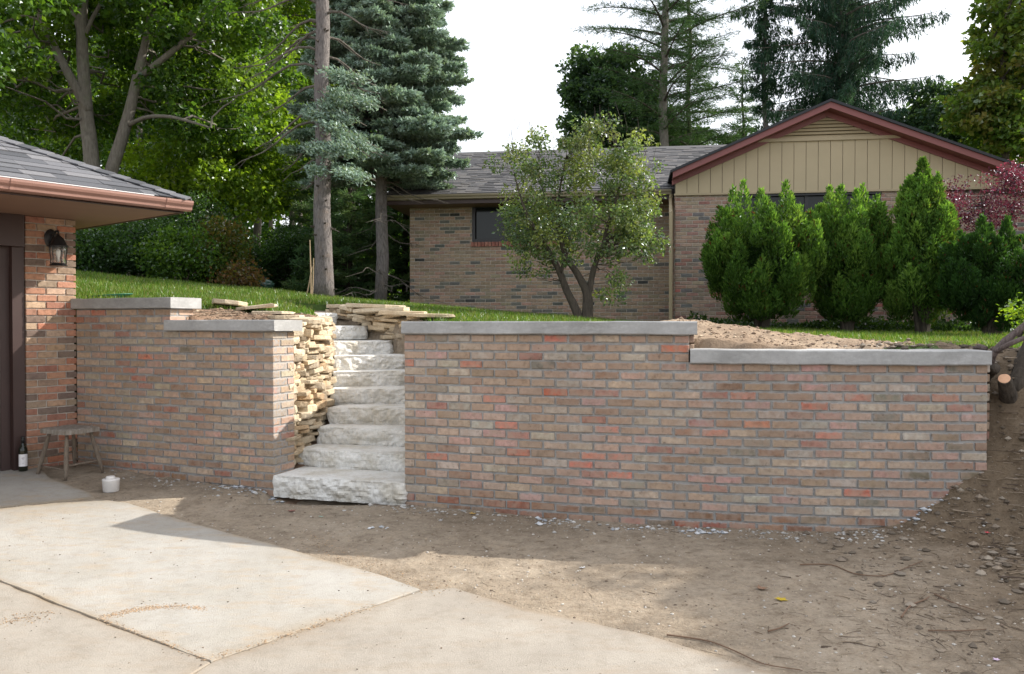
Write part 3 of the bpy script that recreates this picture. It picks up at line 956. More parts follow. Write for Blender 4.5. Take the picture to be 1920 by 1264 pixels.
# ================================================================== DRY STONE WALLS
def stone_shape(seed):
    r = np.random.default_rng(seed)
    V, Fc = [], []
    n = 9
    th = np.sort((np.arange(n) + r.random(n) * .55) * 2 * PI / n)
    rad = .5 * (1 + (r.random(n) - .5) * .40)
    sq = 1 / np.maximum(np.abs(np.cos(th)), np.abs(np.sin(th)))
    rr = rad * (1 + (sq - 1) * .95)
    x = rr * np.cos(th); y = rr * np.sin(th)
    lv = [(-.5, .95), (-.3, 1.0), (.36, .99), (.5, .955)]
    for z, sc in lv:
        V += [[x[i] * sc * (1 + (r.random() - .5) * .07), y[i] * sc * (1 + (r.random() - .5) * .07), z + (r.random() - .5) * .14] for i in range(n)]
    for k in range(3):
        for i in range(n):
            j = (i + 1) % n
            Fc.append((k * n + i, k * n + j, (k + 1) * n + j, (k + 1) * n + i))
    Fc.append(tuple(range(n))[::-1]); Fc.append(tuple(3 * n + i for i in range(n)))
    mb = MB(); mb.add(np.array(V), Fc); return mb.mesh('stone', MAT_STONE)
SM = [stone_shape(500 + i) for i in range(14)]
SPAL = [((1, 1, 1), 10), ((.85, .82, .78), 5), ((1.12, 1.08, 1.02), 6), ((1.0, .86, .72), 3), ((.72, .70, .70), 2)]
def stone_obj(c, size, yaw, parent, tilt=.03, name='stone'):
    o = bpy.data.objects.new(name, random.choice(SM)); COL.objects.link(o)
    if parent is not None:
        o.parent = parent; o.location = Vector([float(q) for q in c]) - PW[parent.name]
    else: o.location = c
    o.rotation_euler = (random.uniform(-tilt, tilt), random.uniform(-tilt, tilt) * 1.6, yaw)
    o.scale = size
    cc = pick([(tuple(x for x in p[0]), p[1]) for p in SPAL])
    o.color = (*[min(1.2, x) for x in random.choices([p[0] for p in SPAL], [p[1] for p in SPAL])[0]], 1)
    return o
def poly_path(pts):
    pts = np.array(pts, float); S = np.concatenate([[0], np.cumsum(np.linalg.norm(np.diff(pts, axis=0), axis=1))])
    def p(s):
        s = min(max(s, 0), S[-1]); x = np.interp(s, S, pts[:, 0]); y = np.interp(s, S, pts[:, 1])
        e = .05; x2 = np.interp(s + e, S, pts[:, 0]); y2 = np.interp(s + e, S, pts[:, 1]); x1 = np.interp(s - e, S, pts[:, 0]); y1 = np.interp(s - e, S, pts[:, 1])
        return x, y, math.atan2(y2 - y1, x2 - x1)
    return p, S[-1]
def drywall(parent, pts, zb, zt, batter=.08, dep=.24, side=1, flat=1.0):
    """side=+1: visible face to the right of travel"""
    p, S = poly_path(pts)
    z = min(zb(0), zb(S))
    zmax = max(zt(0), zt(S))
    cnt = 0
    while z < zmax:
        h = random.choice((.035, .042, .05, .058, .030, .07)) * flat
        s = -random.uniform(0, .12)
        while s < S:
            L = random.uniform(.12, .40) / flat ** .5
            m = s + L / 2
            if 0 < m < S and z + h > zb(m) and z < zt(m) - .01:
                x, y, yaw = p(m)
                nrm = np.array([math.sin(yaw), -math.cos(yaw)]) * side
                off = -dep / 2 + random.uniform(-.055, .03) - batter * (z - zb(m))
                c = np.array([x, y]) + nrm * off
                stone_obj((c[0], c[1], z + h / 2 + random.uniform(-.006, .006)), (L * 1.04, dep * random.uniform(.9, 1.15), h * random.uniform(.9, 1.12)), yaw + random.uniform(-.22, .22), parent, .085)
                cnt += 1
            s += L
        z += h * .90
    # dark packed earth behind
    return cnt
def stepz(x, y):
    i = 0
    for k in range(len(ST)):
        if y > (ST[k][2] + ST[k][3]) / 2 - .02: i = k
    return tops[i]
dl = thing('dry_stone_wall', 'lit stack of thin buff flat stones left of the steps behind the brick pier', 'stone wall', (-2.0, 8.3, .3), 'dry stacked stone walls flanking the steps')
LP = [(-2.005, 7.60), (-1.96, 7.9), (-1.90, 8.2), (-1.88, 8.55), (-1.93, 8.9), (-1.99, 9.25), (-2.09, 9.6), (-2.2, 9.82)]
pl2, S2 = poly_path(LP)
def zb_l(s): x, y, _ = pl2(s); return stepz(x, y) - .20
def zt_l(s): x, y, _ = pl2(s); return np.interp(y, [7.6, 8.3, 9.2, 9.8], [1.52, 1.57, 1.60, 1.62])
LP_b = [(x, y) for x, y in LP]
nst = drywall(dl, LP_b, zb_l, zt_l, .03, .26, 1)
mb = MB()
Pts = np.array(LP); 
for i in range(len(LP) - 1):
    a, b = Pts[i], Pts[i + 1]
    mb.prism([(a[0] - .11, a[1], 0), (b[0] - .11, b[1], 0), (b[0] - .34, b[1], 0), (a[0] - .34, a[1], 0)], np.array([0, 0, .1]), np.array([0, 0, 1.45]))
mb.build('earth_core', MAT_BANK, dl)
drw = thing('dry_stone_wall', 'low stack of thin buff flat stones curving round the top right of the steps', 'stone wall', (-1.4, 9.9, 1.2), 'dry stacked stone walls flanking the steps')
RP = [(-2.62, 11.3), (-2.34, 10.93), (-2.05, 10.62), (-1.72, 10.28), (-1.34, 9.95), (-1.12, 9.6), (-1.0, 9.1), (-.93, 8.4), (-.88, 7.3)]
pr2, S3 = poly_path(RP)
def zb_r(s): x, y, _ = pr2(s); return stepz(x, y - .1) - .06
def zt_r(s):
    x, y, _ = pr2(s); return np.interp(x, [-2.5, -2.2, -1.8, -1.4, -1.1, -1.0], [1.76, 1.74, 1.70, 1.62, 1.52, 1.44])
drywall(drw, RP, zb_r, zt_r, .02, .28, 1, .85)
# loose cap flags
caps_r = [((-2.20, 11.10, 1.775), (.62, .42, .045), .1), ((-1.80, 10.72, 1.765), (.72, .40, .055), -.1), ((-1.60, 10.25, 1.705), (.66, .38, .05), -.35), ((-1.30, 10.0, 1.665), (.50, .34, .055), -.2), ((-1.0, 9.9, 1.635), (.55, .36, .045), .1)]
for c, s, a in caps_r: stone_obj(c, s, a, drw, .03)
flags = [((-3.20, 9.35), (.36, .28, .055), .3, 'buff flagstone tilted at the top of the soil bed nearest the garage', .06), ((-2.88, 9.25), (.46, .3, .04), -.1, 'reddish flat flagstone lying on the soil behind the low coping', .03),
         ((-2.62, 9.15), (.42, .32, .035), .15, 'long thin flagstone lying between soil bed and top step', .0), ((-2.42, 8.75), (.36, .28, .05), .0, 'short flagstone lying just left of the stone steps near the coping', .0)]
for (x, y), s, a, lab, dz in flags:
    o = stone_obj((x, y, float(ground_z(x, y)) + .03 + dz * .6), s, a, None, .08, 'flagstone')
    tag(o, lab, 'flagstone', 'loose flagstones beside the steps')

# ================================================================== GARAGE
gar = thing('garage', 'brown-trimmed brick garage corner with a low hip roof at the left edge', 'garage', (float(GC[0]), float(GC[1]), .1))
def GP(a, b, z=0):   # a along the facade (0 at the corner, negative towards the door), b outward
    q = GC + GU * a + GN * b
    return np.array([q[0], q[1], z])
RG = np.array([[GU[0], GN[0], 0], [GU[1], GN[1], 0], [0, 0, 1]]); yawG = math.atan2(GU[1], GU[0])
ZS = ZC + 1.03                               # soffit
PWD = .455
gwall = MB()
# pier mortar core and side wall
gwall.box(GP(-PWD / 2, -.15, ZS / 2), (PWD - .016, .284, ZS), RG)
gwall.box(GP(-.14, -3.2, ZS / 2), (.268, 5.8, ZS), RG)
gw = gwall.build('wall', MAT_MORTAR_L, gar)
br = []
gp0 = GP(-PWD, 0); gp1 = GP(0, 0)
pG, SG = line_path(gp0[:2], gp1[:2])
CG = .0685
nrow = int((ZS - .05) / CG) + 1
for i in range(nrow):
    z = ZS - .03 - i * CG
    if i == 0:       # soldier-like cut row under the soffit
        pass
    lens = [.095, .175, .175] if i % 2 else [.175, .175, .095]
    s = 0
    for L in lens:
        m = s + L / 2 + .003
        c = GP(-PWD + m, -BD / 2 + .004 + random.uniform(-.002, .002), z)
        br.append((c, (L - .002, BD, .0575), yawG, pick(PAL_G)))
        s += L + .0095
for i in range(nrow):                      # side wall facing the lawn
    z = ZS - .03 - i * CG
    if z < 1.4: break
    for j in range(12):
        c = GP(-BD / 2 + .004, -.10 - (j + (.5 if i % 2 else 0)) * .204 - .1, z)
        br.append((c, (.194, BD, .0575), yawG + PI / 2, pick(PAL_G), True))
place_bricks([b for b in br if b[0][2] > .05], gw, GBM, MAT_GBRICK_A)
# door set back between the piers
dmb = MB()
dz0 = .10
dmb.box(GP(-PWD - 2.6, -.17, 1.2), (4.6, .04, 2.3), RG)
door = dmb.build('garage_door', MAT_DOOR, gar)
fr0 = MB(); fr0.box(GP(-2.3, -.12, 2.175), (3.6, .08, .19), RG); fr0.build('door_head', MAT_DOOR, gar)
for k in range(4):                          # horizontal sections with raised panels
    for j in range(6):
        p = MB(); p.box(GP(-PWD - .48 - j * .5, -.142, .38 + k * .53), (.38, .018, .40), RG); p.build('panel', MAT_DOOR, door)
fr = MB()
fr.box(GP(-PWD - .055, -.085, 1.18), (.105, .14, 2.2), RG)
fr.box(GP(-PWD - .15, -.12, 1.08), (.08, .07, 2.0), RG)
fr.box(GP(-PWD - .235, -.14, 1.06), (.03, .05, 2.0), RG)
fr.build('door_frame', MAT_DOOR, gar)
hd = MB()
hd.box(GP(-2.3, -.03, ZS - .15), (4.6 - .95 + .0, .16, .30), RG)
hd.build('header_beam', MAT_DOOR, gar)
# soffit
OV, OS = 1.36, .40                        # overhangs front and side
sf = MB()
sf.box(GP(OS - 3.2, OV - 3.5, ZS + .012), (6.4, 7.0, .02), RG)
sf.build('soffit', MAT_SOFFIT, gar)
fz0, fz1 = ZS - .005, ZS + .11
fs = MB()
fs.box(GP(OS - 3.2, OV - .012, (fz0 + fz1) / 2), (6.4, .024, fz1 - fz0), RG)
fs.box(GP(OS - .012, OV - 3.51, (fz0 + fz1) / 2), (.024, 6.98, fz1 - fz0), RG)
fs.build('fascia', MAT_DOOR, gar)
# gutter, k-style profile swept along the front
gp = np.array([(0.0, .0), (.055, .0), (.075, .012), (.078, .035), (.098, .055), (.105, .075), (.105, .092), (.098, .092), (.096, .078), (.0, .078)])
mb = MB(); n = len(gp)
V = [GP(OS + .04, OV + d, ZS + .012 + h) for d, h in gp] + [GP(OS - 5.5, OV + d, ZS + .012 + h) for d, h in gp]
mb.add(np.array(V), [(i, (i + 1) % n, n + (i + 1) % n, n + i) for i in range(n)] + [tuple(range(n))[::-1], tuple(range(n, 2 * n))])
gut = mb.build('gutter', MAT_GUTTER, gar)
for a_ in (OS - .22, OS - 1.5):
    q = MB(); V = []
    for da in (0, .03):
        V += [GP(a_ + da, OV + d * 1.03 + .002, ZS + .010 + h * 1.03) for d, h in gp]
    q.add(np.array(V), [(i, (i + 1) % n, n + (i + 1) % n, n + i) for i in range(n)] + [tuple(range(n))[::-1], tuple(range(n, 2 * n))])
    q.build('gutter_joint', MAT_GUTTER, gut)
# roof deck: hip
SLP = .45
def RP3(t_in, a, lift=0):   # a = coordinate along the facade, t_in = inset from the front eave
    return GP(a, OV + .03 - t_in, ZS + .125 + SLP * t_in + lift)
mb = MB()
T = 3.2
V = [RP3(0, OS + .03), RP3(0, OS + .03 - 6.4), RP3(T, OS + .03 - 6.4), RP3(T, OS + .03 - T)]
V2 = [GP(OS + .03, OV + .03 - 6.4, ZS + .125)]
V3 = [GP(OS + .03 - T, OV + .03 - 6.4 + T, ZS + .125 + SLP * T)]
V = V + V2 + V3
mb.add(np.array(V), [(0, 1, 2, 3)]); mb.add(np.array([V[0], V[3], V[5], V[4]]), [(0, 1, 2, 3)])
roof = mb.build('roof', MAT_BLACK, gar)
dp = MB()
dp.box(GP(OS - 2.9 + 1.9 - 1.12, OV + .045, ZS + .118), (3.6, .05, .006), RG)
V = [GP(OS - .62, OV + .028, ZS + .10), GP(OS - 4.6, OV + .028, ZS + .10), GP(OS - 4.6, OV + .028, ZS + .128), GP(OS - .62, OV + .028, ZS + .128)]
dp.box(GP(OS - 2.75, OV + .034, ZS + .116), (4.2, .012, .034), RG)
dp.build('drip_edge', MAT_DRIP, roof)
# shingles
EXP = .14
nrm_r = np.array([GN[0] * SLP, GN[1] * SLP, 1.0]); nrm_r /= np.linalg.norm(nrm_r)
slope_up = np.array([-GN[0], -GN[1], SLP]); slope_up /= np.linalg.norm(slope_up)
al = np.array([GU[0], GU[1], 0])
def shingle_quad(o, a, up, nr, w, l, th):
    """slab with butt edge at o (lower left), tapering up-slope; a=along"""
    p = [o, o + a * w, o + a * w + up * l, o + up * l]
    top = [o + nr * th, o + a * w + nr * th, o + a * w + up * l + nr * .002, o + up * l + nr * .002]
    return np.array(p + top)
SQF = [(3, 2, 1, 0), (4, 5, 6, 7), (0, 1, 5, 4), (1, 2, 6, 5), (2, 3, 7, 6), (3, 0, 4, 7)]
GREY = [(.065, .068, .078), (.085, .088, .098), (.105, .107, .118), (.04, .043, .05), (.135, .135, .145)]
row = 0; t = -.02
cs = math.sqrt(1 + SLP ** 2)
sh_v = []
while t < 2.2:
    a_end = OS + .03 - max(t, 0) - .02
    a_ = a_end
    first = True
    while a_ > a_end - 4.2:
        wd = random.choice((.14, .2, .26, .32, .38)) if not first else random.uniform(.15, .3)
        first = False
        o_ = RP3(t, a_ - wd, .004)
        mb = MB(); th = random.choice((.006, .010, .012))
        V = shingle_quad(o_, al, slope_up, nrm_r, wd - .004, EXP * 1.15, th)
        cen = V.mean(0); px, py, f_ = proj(cen)
        if px > -60 and f_ > 0:
            mb.add(V, SQF)
            ob = mb.build('shingle', MAT_SHINGLE, roof); ob.color = (*random.choice(GREY), 1)
        a_ -= wd
    t += EXP / cs; row += 1
# hip caps
hipd = np.array([-GN[0] - GU[0], -GN[1] - GU[1], SLP]); hl = np.linalg.norm(hipd); hipd /= hl
hs = 0
side_up = np.array([-GU[0], -GU[1], SLP]); side_up /= np.linalg.norm(side_up)
for k in range(24):
    base = GP(OS + .03, OV + .03, ZS + .14) + hipd * (k * .14 - .02)
    l = .17
    dn1 = al * 0 + np.cross(nrm_r, hipd); dn1 /= np.linalg.norm(dn1)
    nr2 = np.array([GU[0] * SLP, GU[1] * SLP, 1.0]); nr2 /= np.linalg.norm(nr2)
    dn2 = np.cross(hipd, nr2); dn2 /= np.linalg.norm(dn2)
    if dn1[2] > 0: dn1 = -dn1
    if dn2[2] > 0: dn2 = -dn2
    mb = MB()
    for dn in (dn1, dn2):
        z8 = .016; up_ = np.array([0, 0, 1.0])
        V = np.array([base, base + dn * .13, base + dn * .13 + hipd * l, base + hipd * l])
        mb.add(np.vstack([V + up_ * .002, V + up_ * np.array([z8, z8, .006, .006])[:, None]]), SQF)
    ob = mb.build('ridge_shingle', MAT_SHINGLE, roof); ob.color = (*random.choice(GREY[:4]), 1)

# lantern on the pier
lc = GP(-.20, 0, 0); lpz = proj(lc)
LZ = W(104, 475, 8.15)[2]
lan = thing('wall_lantern', 'black carriage-style wall lantern with curved glass on the brick pier', 'lantern', (float(lc[0]), float(lc[1]), LZ))
LB = GP(-.215, .0); LCX = GP(-.205, .13)
mb = MB()
mb.lathe([(.001, 0), (.058, 0), (.062, .008), (.045, .02), (.02, .026), (.001, .028)], GP(-.225, .006, LZ + .135), 20, np.array([[GU[0], 0, GN[0]], [GU[1], 0, GN[1]], [0, 1, 0]]) @ np.diag([1, 1.5, 1]))
mb.build('backplate', MAT_BLACK, lan)
mb = MB()
arm = [GP(-.22, .02, LZ + .13), GP(-.217, .05, LZ + .165), GP(-.21, .09, LZ + .205), GP(-.205, .125, LZ + .205), GP(-.205, .13, LZ + .185)]
mb.tube(arm, [.012, .011, .010, .009, .009], 8); mb.build('arm', MAT_BLACK, lan)
cx, cy = LCX[0], LCX[1]
mb = MB()
mb.lathe([(.001, .235), (.006, .232), (.010, .222), (.005, .212), (.012, .205), (.016, .19), (.045, .165), (.066, .125), (.078, .098), (.092, .090), (.092, .083), (.001, .083)], (cx, cy, LZ - .03), 10)
mb.build('cap', MAT_BLACK, lan, True)
mb = MB()
mb.lathe([(.001, -.135), (.075, -.135), (.080, -.128), (.075, -.12), (.068, -.112), (.001, -.11)], (cx, cy, LZ), 10); mb.build('base_ring', MAT_BLACK, lan)
mb = MB()
for k in range(6):
    th = k * PI / 3 + .3
    pts = [(cx + r * math.cos(th), cy + r * math.sin(th), LZ + z) for r, z in ((.076, .055), (.075, .0), (.066, -.06), (.070, -.112))]
    mb.tube(pts, .0045, 5)
mb.build('cage', MAT_BLACK, lan)
mb = MB(); mb.lathe([(.070, .055), (.070, .0), (.061, -.06), (.064, -.11)], (cx, cy, LZ), 18); mb.build('glass', MAT_LGLASS, lan, True)
mb = MB(); mb.lathe([(.001, -.105), (.012, -.10), (.012, -.06), (.026, -.02), (.026, .01), (.012, .03), (.001, .035)], (cx, cy, LZ), 12); mb.build('bulb', MAT_BULB, lan, True)

# ================================================================== HOUSE
HR = math.radians(-8.0)
hu = np.array([math.cos(HR), math.sin(HR), 0]); hn = np.array([math.sin(HR), -math.cos(HR), 0])   # along, outward (toward the street)
yawH = HR
house = thing('brick_house', 'tan and red brick ranch house with a gabled wing and grey shingle roof', 'house', (2.9, 15.0, 1.5))
HO = W(1266, 363.7, 14.8); HO[2] = 0       # front corner of the wing
Z_TR = W(1266, 363.7, 14.8)[2]             # bottom of the siding
def HP(a, b, z): return np.array([HO[0], HO[1], 0]) + hu * a - hn * (-b) * 1.0 + np.array([0, 0, z]) if False else np.array([HO[0], HO[1], 0]) + hu * a + hn * b + np.array([0, 0, z])
RH = np.array([[hu[0], -hn[0], 0], [hu[1], -hn[1], 0], [0, 0, 1]])   # local x along, y inward
# left section wall line: at px 768, D 16.5
cw = W(768, 500, 16.45); rel = cw[:2] - HO[:2]
aL = float(rel @ hu[:2]); bL = float(rel @ hn[:2])       # aL<0, bL<0 (set back)
ZB = 1.2
WW = 6.7                                                 # wing width
CH = .0677
wall = MB()
ztopL = Z_TR + .12
# windows: left section
wa0 = float((W(887, 420, 16.4)[:2] - HO[:2]) @ hu[:2]); wa1 = wa0 + 1.95
wz0 = W(887, 455, 16.4)[2]; wz1 = W(887, 385, 16.4)[2]
# wing window
va0 = float((W(1376, 400, 14.7)[:2] - HO[:2]) @ hu[:2]); va1 = float((W(1651, 400, 14.35)[:2] - HO[:2]) @ hu[:2])
vz0, vz1 = Z_TR - 1.25, Z_TR - .005
def hbox(mb, a0, a1, b0, b1, z0, z1):
    c = HP((a0 + a1) / 2, (b0 + b1) / 2, (z0 + z1) / 2); mb.box(c, (a1 - a0, abs(b1 - b0), z1 - z0), RH)
f0 = -.008
hbox(wall, aL + .006, wa0, bL - .25, bL + f0, ZB, ztopL); hbox(wall, wa1, -.0, bL - .25, bL + f0, ZB, ztopL)
hbox(wall, wa0, wa1, bL - .25, bL + f0, ZB, wz0 - .09); hbox(wall, wa0, wa1, bL - .25, bL + f0, wz1, ztopL)
hbox(wall, .006, va0, -.25, f0, ZB, Z_TR); hbox(wall, va1, WW, -.25, f0, ZB, Z_TR); hbox(wall, va0, va1, -.25, f0, ZB, vz0); 
hbox(wall, .008, .25, bL - .2, -.26, ZB, Z_TR); hbox(wall, aL + .008, aL + .25, bL - 6.5, bL - .26, ZB, ztopL)
hwall = wall.build('wall', MAT_MORTAR_L, house)
br = []
def course(a0, a1, b, z, off, pal, holes=()):
    a = a0; first = True
    while a < a1 - .02:
        L = .2035 * (off if first else 1); first = False
        e = min(a + L, a1)
        segs = [(a, e)]
        for (h0, h1, g0, g1) in holes:
            if g0 < z < g1:
                ns = []
                for s, t in segs:
                    if t <= h0 or s >= h1: ns.append((s, t)); continue
                    if s < h0: ns.append((s, h0))
                    if t > h1: ns.append((h1, t))
                segs = ns
        for s, t in segs:
            if t - s > .03:
                c = HP((s + t) / 2, b - BD / 2 + random.uniform(-.0015, .0015), z)
                br.append((c, (t - s - .0095, BD, .0575), yawH, pick(pal)))
        a = e
nH = int((ztopL - ZB) / CH)
for i in range(nH):
    z = ztopL - .02 - i * CH
    course(aL, 0.0, bL, z, .5 if i % 2 else 1, PAL_H, [(wa0, wa1, wz0 - .10, wz1 + .02)])
for i in range(int((Z_TR - ZB) / CH)):
    z = Z_TR - .034 - i * CH
    course(0, WW, 0, z, .5 if i % 2 else 1, PAL_W, [(va0, va1, vz0, vz1 + .1)])
    for j in range(7):      # side of the wing
        c = HP(BD / 2, -.12 - (j + (.5 if i % 2 else 0)) * .2035 - .1, z)
        if -.12 - (j + 1) * .2035 > bL: br.append((c, (.194, BD, .0575), yawH + PI / 2, pick(PAL_W), True))
place_bricks(br, hwall, HBM, MAT_HBRICK_A)
# window in the left section
def window(a0, a1, z0, z1, b, mull, parent, fw=.06):
    mb = MB(); hbox(mb, a0, a0 + fw, b - .1, b - .03, z0, z1); hbox(mb, a1 - fw, a1, b - .1, b - .03, z0, z1)
    hbox(mb, a0 + fw, a1 - fw, b - .1, b - .03, z0, z0 + fw); hbox(mb, a0 + fw, a1 - fw, b - .1, b - .03, z1 - fw, z1)
    f = mb.build('window', MAT_WINFRAME, parent)
    k = len(mull) + 1; ed = [a0 + fw] + list(mull) + [a1 - fw]
    for m_ in mull:
        q = MB(); hbox(q, m_ - .03, m_ + .03, b - .095, b - .04, z0 + fw + .001, z1 - fw - .001); q.build('mullion', MAT_WINFRAME, f)
    for i in range(k):
        q = MB(); hbox(q, ed[i] + .02, ed[i + 1] - .02, b - .08, b - .07, z0 + fw, z1 - fw); q.build('pane', MAT_GLASSY, f)
    return f
wf = window(wa0, wa1, wz0, wz1, bL, [wa0 + .65, wa0 + 1.3], house)
# rowlock sill of red brick
a = wa0 - .02
while a < wa1:
    o = bpy.data.objects.new('sill_brick', random.choice(HBM)); COL.objects.link(o); o.parent = wf
    o.location = Vector([float(q) for q in HP(a + .034, bL - .03, wz0 - .05)]) - PW[wf.name]
    o.rotation_euler = (0, 0, yawH); o.scale = (.060, .12, .095); o.color = (*random.choice([(.30, .12, .085), (.27, .10, .075), (.33, .15, .11)]), 1)
    a += .0695
window(va0, va1, vz0, vz1, 0, [va0 + (va1 - va0) * k / 4 for k in (1, 2, 3)], house, .07)
# header above wing window
mb = MB(); hbox(mb, va0, va1, -.06, .01, Z_TR - .075, Z_TR - .004); mb.build('window_header', MAT_WINFRAME, house)
# vent block low in the wing wall
mb = MB(); a_ = float((W(1328, 606, 14.8)[:2] - HO[:2]) @ hu[:2]); hbox(mb, a_, a_ + .42, -.02, .012, 1.44, 1.60)
mb.build('crawl_space_vent', plain('grey_vent', (.17, .175, .17), .7), house)
# gable siding, one board at a time
pk = W(1549, 200, 14.45); aP = float((pk[:2] - HO[:2]) @ hu[:2]); zP = pk[2]
zE = W(1257, 331, 14.8)[2] + .0                          # where the rake meets the corner
slope = (zP - zE) / (aP + .12)
SLR = .40
def rake(a): return zP - (slope if a < aP else SLR) * abs(a - aP)
AR = aP + 3.9                                            # right end of the gable wall
BWd = .2035
a = 0.0
zl = W(1560, 263, 14.4)[2]                               # ledge under the louvre
while a < AR - .02:
    e = a + BWd
    zt0, zt1 = min(rake(a), zl + 9) - .12, min(rake(e), zl + 9) - .12
    zt0c, zt1c = min(zt0, zl), min(zt1, zl)
    z0 = Z_TR
    if max(zt0c, zt1c) > z0 + .05:
        mb = MB()
        fr_ = [(a + .004, z0), (e - .004, z0), (e - .004, max(zt1c, z0 + .02)), (a + .004, max(zt0c, z0 + .02))]
        if (zt0 < zl) != (zt1 < zl):
            ac = aP - (zP - .12 - zl) / slope if a < aP else aP + (zP - .12 - zl) / SLR
            fr_ = fr_[:2] + [(e - .004, zt1c), (ac, zl), (a + .004, zt0c)]
        V = [HP(x, .008, z) for x, z in fr_]
        mb.prism(V, np.array([0, 0, 0.0]), np.array(hn) * .022)
        mb.build('siding_board', MAT_SIDING, house)
    a = e
mb = MB(); 
V = [HP(0, 0, Z_TR), HP(AR, 0, Z_TR), HP(AR, 0, rake(AR) - .1), HP(aP, 0, zP - .05), HP(0, 0, rake(0) - .1)]
mb.prism(V, hn * -.2, hn * .006); mb.build('gable_backing', plain('dark_gap', (.10, .075, .055), .9), house)
mb = MB(); hbox(mb, -.02, AR + .02, .005, .045, Z_TR - .035, Z_TR + .0); mb.build('drip_board', MAT_SIDING2, house)
# louvre: ledge + slats
half = (zP - .10 - zl) / slope
mb = MB(); hbox(mb, aP - half - .18, aP + half + .05, .0, .065, zl - .005, zl + .05); mb.build('louvre_sill', MAT_SIDING2, house)
ns = 8
for k in range(ns):
    z = zl + .07 + k * .060
    hw = (zP - .13 - z - .03) / slope
    if hw < .08: break
    mb = MB()
    V = [HP(aP - hw, .045, z - .028), HP(aP - hw, .055, z - .022), HP(aP - hw, .014, z + .028), HP(aP - hw, .004, z + .022)]
    mb.prism(V, np.zeros(3), hu * 2 * hw); mb.build('louvre_slat', MAT_SIDING, house)
# rake boards: two layers each side
def rake_board(sgn, d0, d1, b0, b1, mat, name, ext=.35):
    a1 = (AR if sgn > 0 else 0) + sgn * (ext if sgn > 0 else .06)
    mb = MB()
    z_ = lambda a, d: rake(a) - d
    V = [HP(aP, b0, zP - d0), HP(a1, b0, z_(a1, d0)), HP(a1, b0, z_(a1, d1)), HP(aP, b0, zP - d1)]
    mb.prism(V if sgn < 0 else V[::-1], np.zeros(3), hn * (b1 - b0)); return mb.build(name, mat, house)
for sg in (-1, 1):
    rake_board(sg, .0, .105, .30, .325, MAT_FASCIA, 'rake_board')
    rake_board(sg, .10, .19, .02, .06, MAT_FASCIA, 'frieze_board')
    rake_board(sg, .08, .10, .03, .30, MAT_FASCIA, 'rake_soffit')
# wing roof
def roof_slab(c4, th, mat, name, parent):
    mb = MB(); c4 = np.array(c4); mb.add(np.vstack([c4, c4 + [0, 0, th]]), [(3, 2, 1, 0), (4, 5, 6, 7), (0, 1, 5, 4), (1, 2, 6, 5), (2, 3, 7, 6), (3, 0, 4, 7)]); return mb.build(name, mat, parent)
mb = MB()
for sg in (-1, 1):
    a1 = (AR if sg > 0 else 0) + sg * (.45 if sg > 0 else .10)
    c4 = np.array([HP(aP, .36, zP), HP(a1, .36, rake(a1)), HP(a1, -6.5, rake(a1)), HP(aP, -6.5, zP)])
    if sg > 0: c4 = c4[::-1]
    mb.add(np.vstack([c4, c4 + [0, 0, .045]]), [(3, 2, 1, 0), (4, 5, 6, 7), (0, 1, 5, 4), (1, 2, 6, 5), (2, 3, 7, 6), (3, 0, 4, 7)])
rw_ = mb.build('roof', plain('wing_roofing', (.03, .032, .038), .85), house)
# left section roof: eave line and ridge
eb = bL + .55; ez = W(735, 368, 15.9)[2]
RUN, RIS = 3.6, 1.50
aE0 = aL - .32; aE1 = 1.2
c4 = [HP(aE0, eb, ez), HP(aE1, eb, ez), HP(aE1 + 1.5, eb - RUN, ez + RIS), HP(aE0, eb - RUN, ez + RIS)]
r1 = roof_slab(c4, .03, MAT_BLACK, 'roof', house)
c4b = [HP(aE0, eb - RUN, ez + RIS), HP(aE1 + 1.5, eb - RUN, ez + RIS), HP(aE1 + 1.5, eb - 2 * RUN, ez), HP(aE0, eb - 2 * RUN, ez)]
roof_slab(c4b, .03, MAT_BLACK, 'rear_roof', house)
up2 = np.array([-hn[0] * RUN, -hn[1] * RUN, RIS]); ul = np.linalg.norm(up2); up2 /= ul
nr3 = np.cross(hu, up2)
mb = MB(); t = -.03; i = 0
while t < ul - .02:
    a = aE0 - .02 - random.uniform(0, .2); amax = min(aE1, 4) + 1.5 * max(t, 0) / ul
    while a < amax:
        wd = random.choice((.12, .18, .24, .30)); s0 = max(a, aE0 - .02)
        if a + wd > s0 + .02:
            o_ = HP(s0, eb, ez + .032) + up2 * t
            g = random.choice([(.062, .062, .067), (.075, .075, .08), (.092, .09, .094), (.045, .045, .052), (.11, .105, .105)])
            mb.add(shingle_quad(o_, hu, up2, nr3, a + wd - s0, .16, random.choice((.008, .016))), SQF, g)
        a += wd
    t += .14; i += 1
stuff(mb.build('shingle', MAT_SHINGLE, r1))
mb = MB()
V = [HP(aE0 - .02, eb - RUN - .12, ez + RIS - .02), HP(aE0 - .02, eb - RUN, ez + RIS + .065), HP(aE0 - .02, eb - RUN + .12, ez + RIS - .02)]
mb.prism(V, np.zeros(3), hu * (aE1 + 1.5 - aE0)); mb.build('ridge_cap', plain('ridge_shingle', (.11, .108, .11), .85), r1)
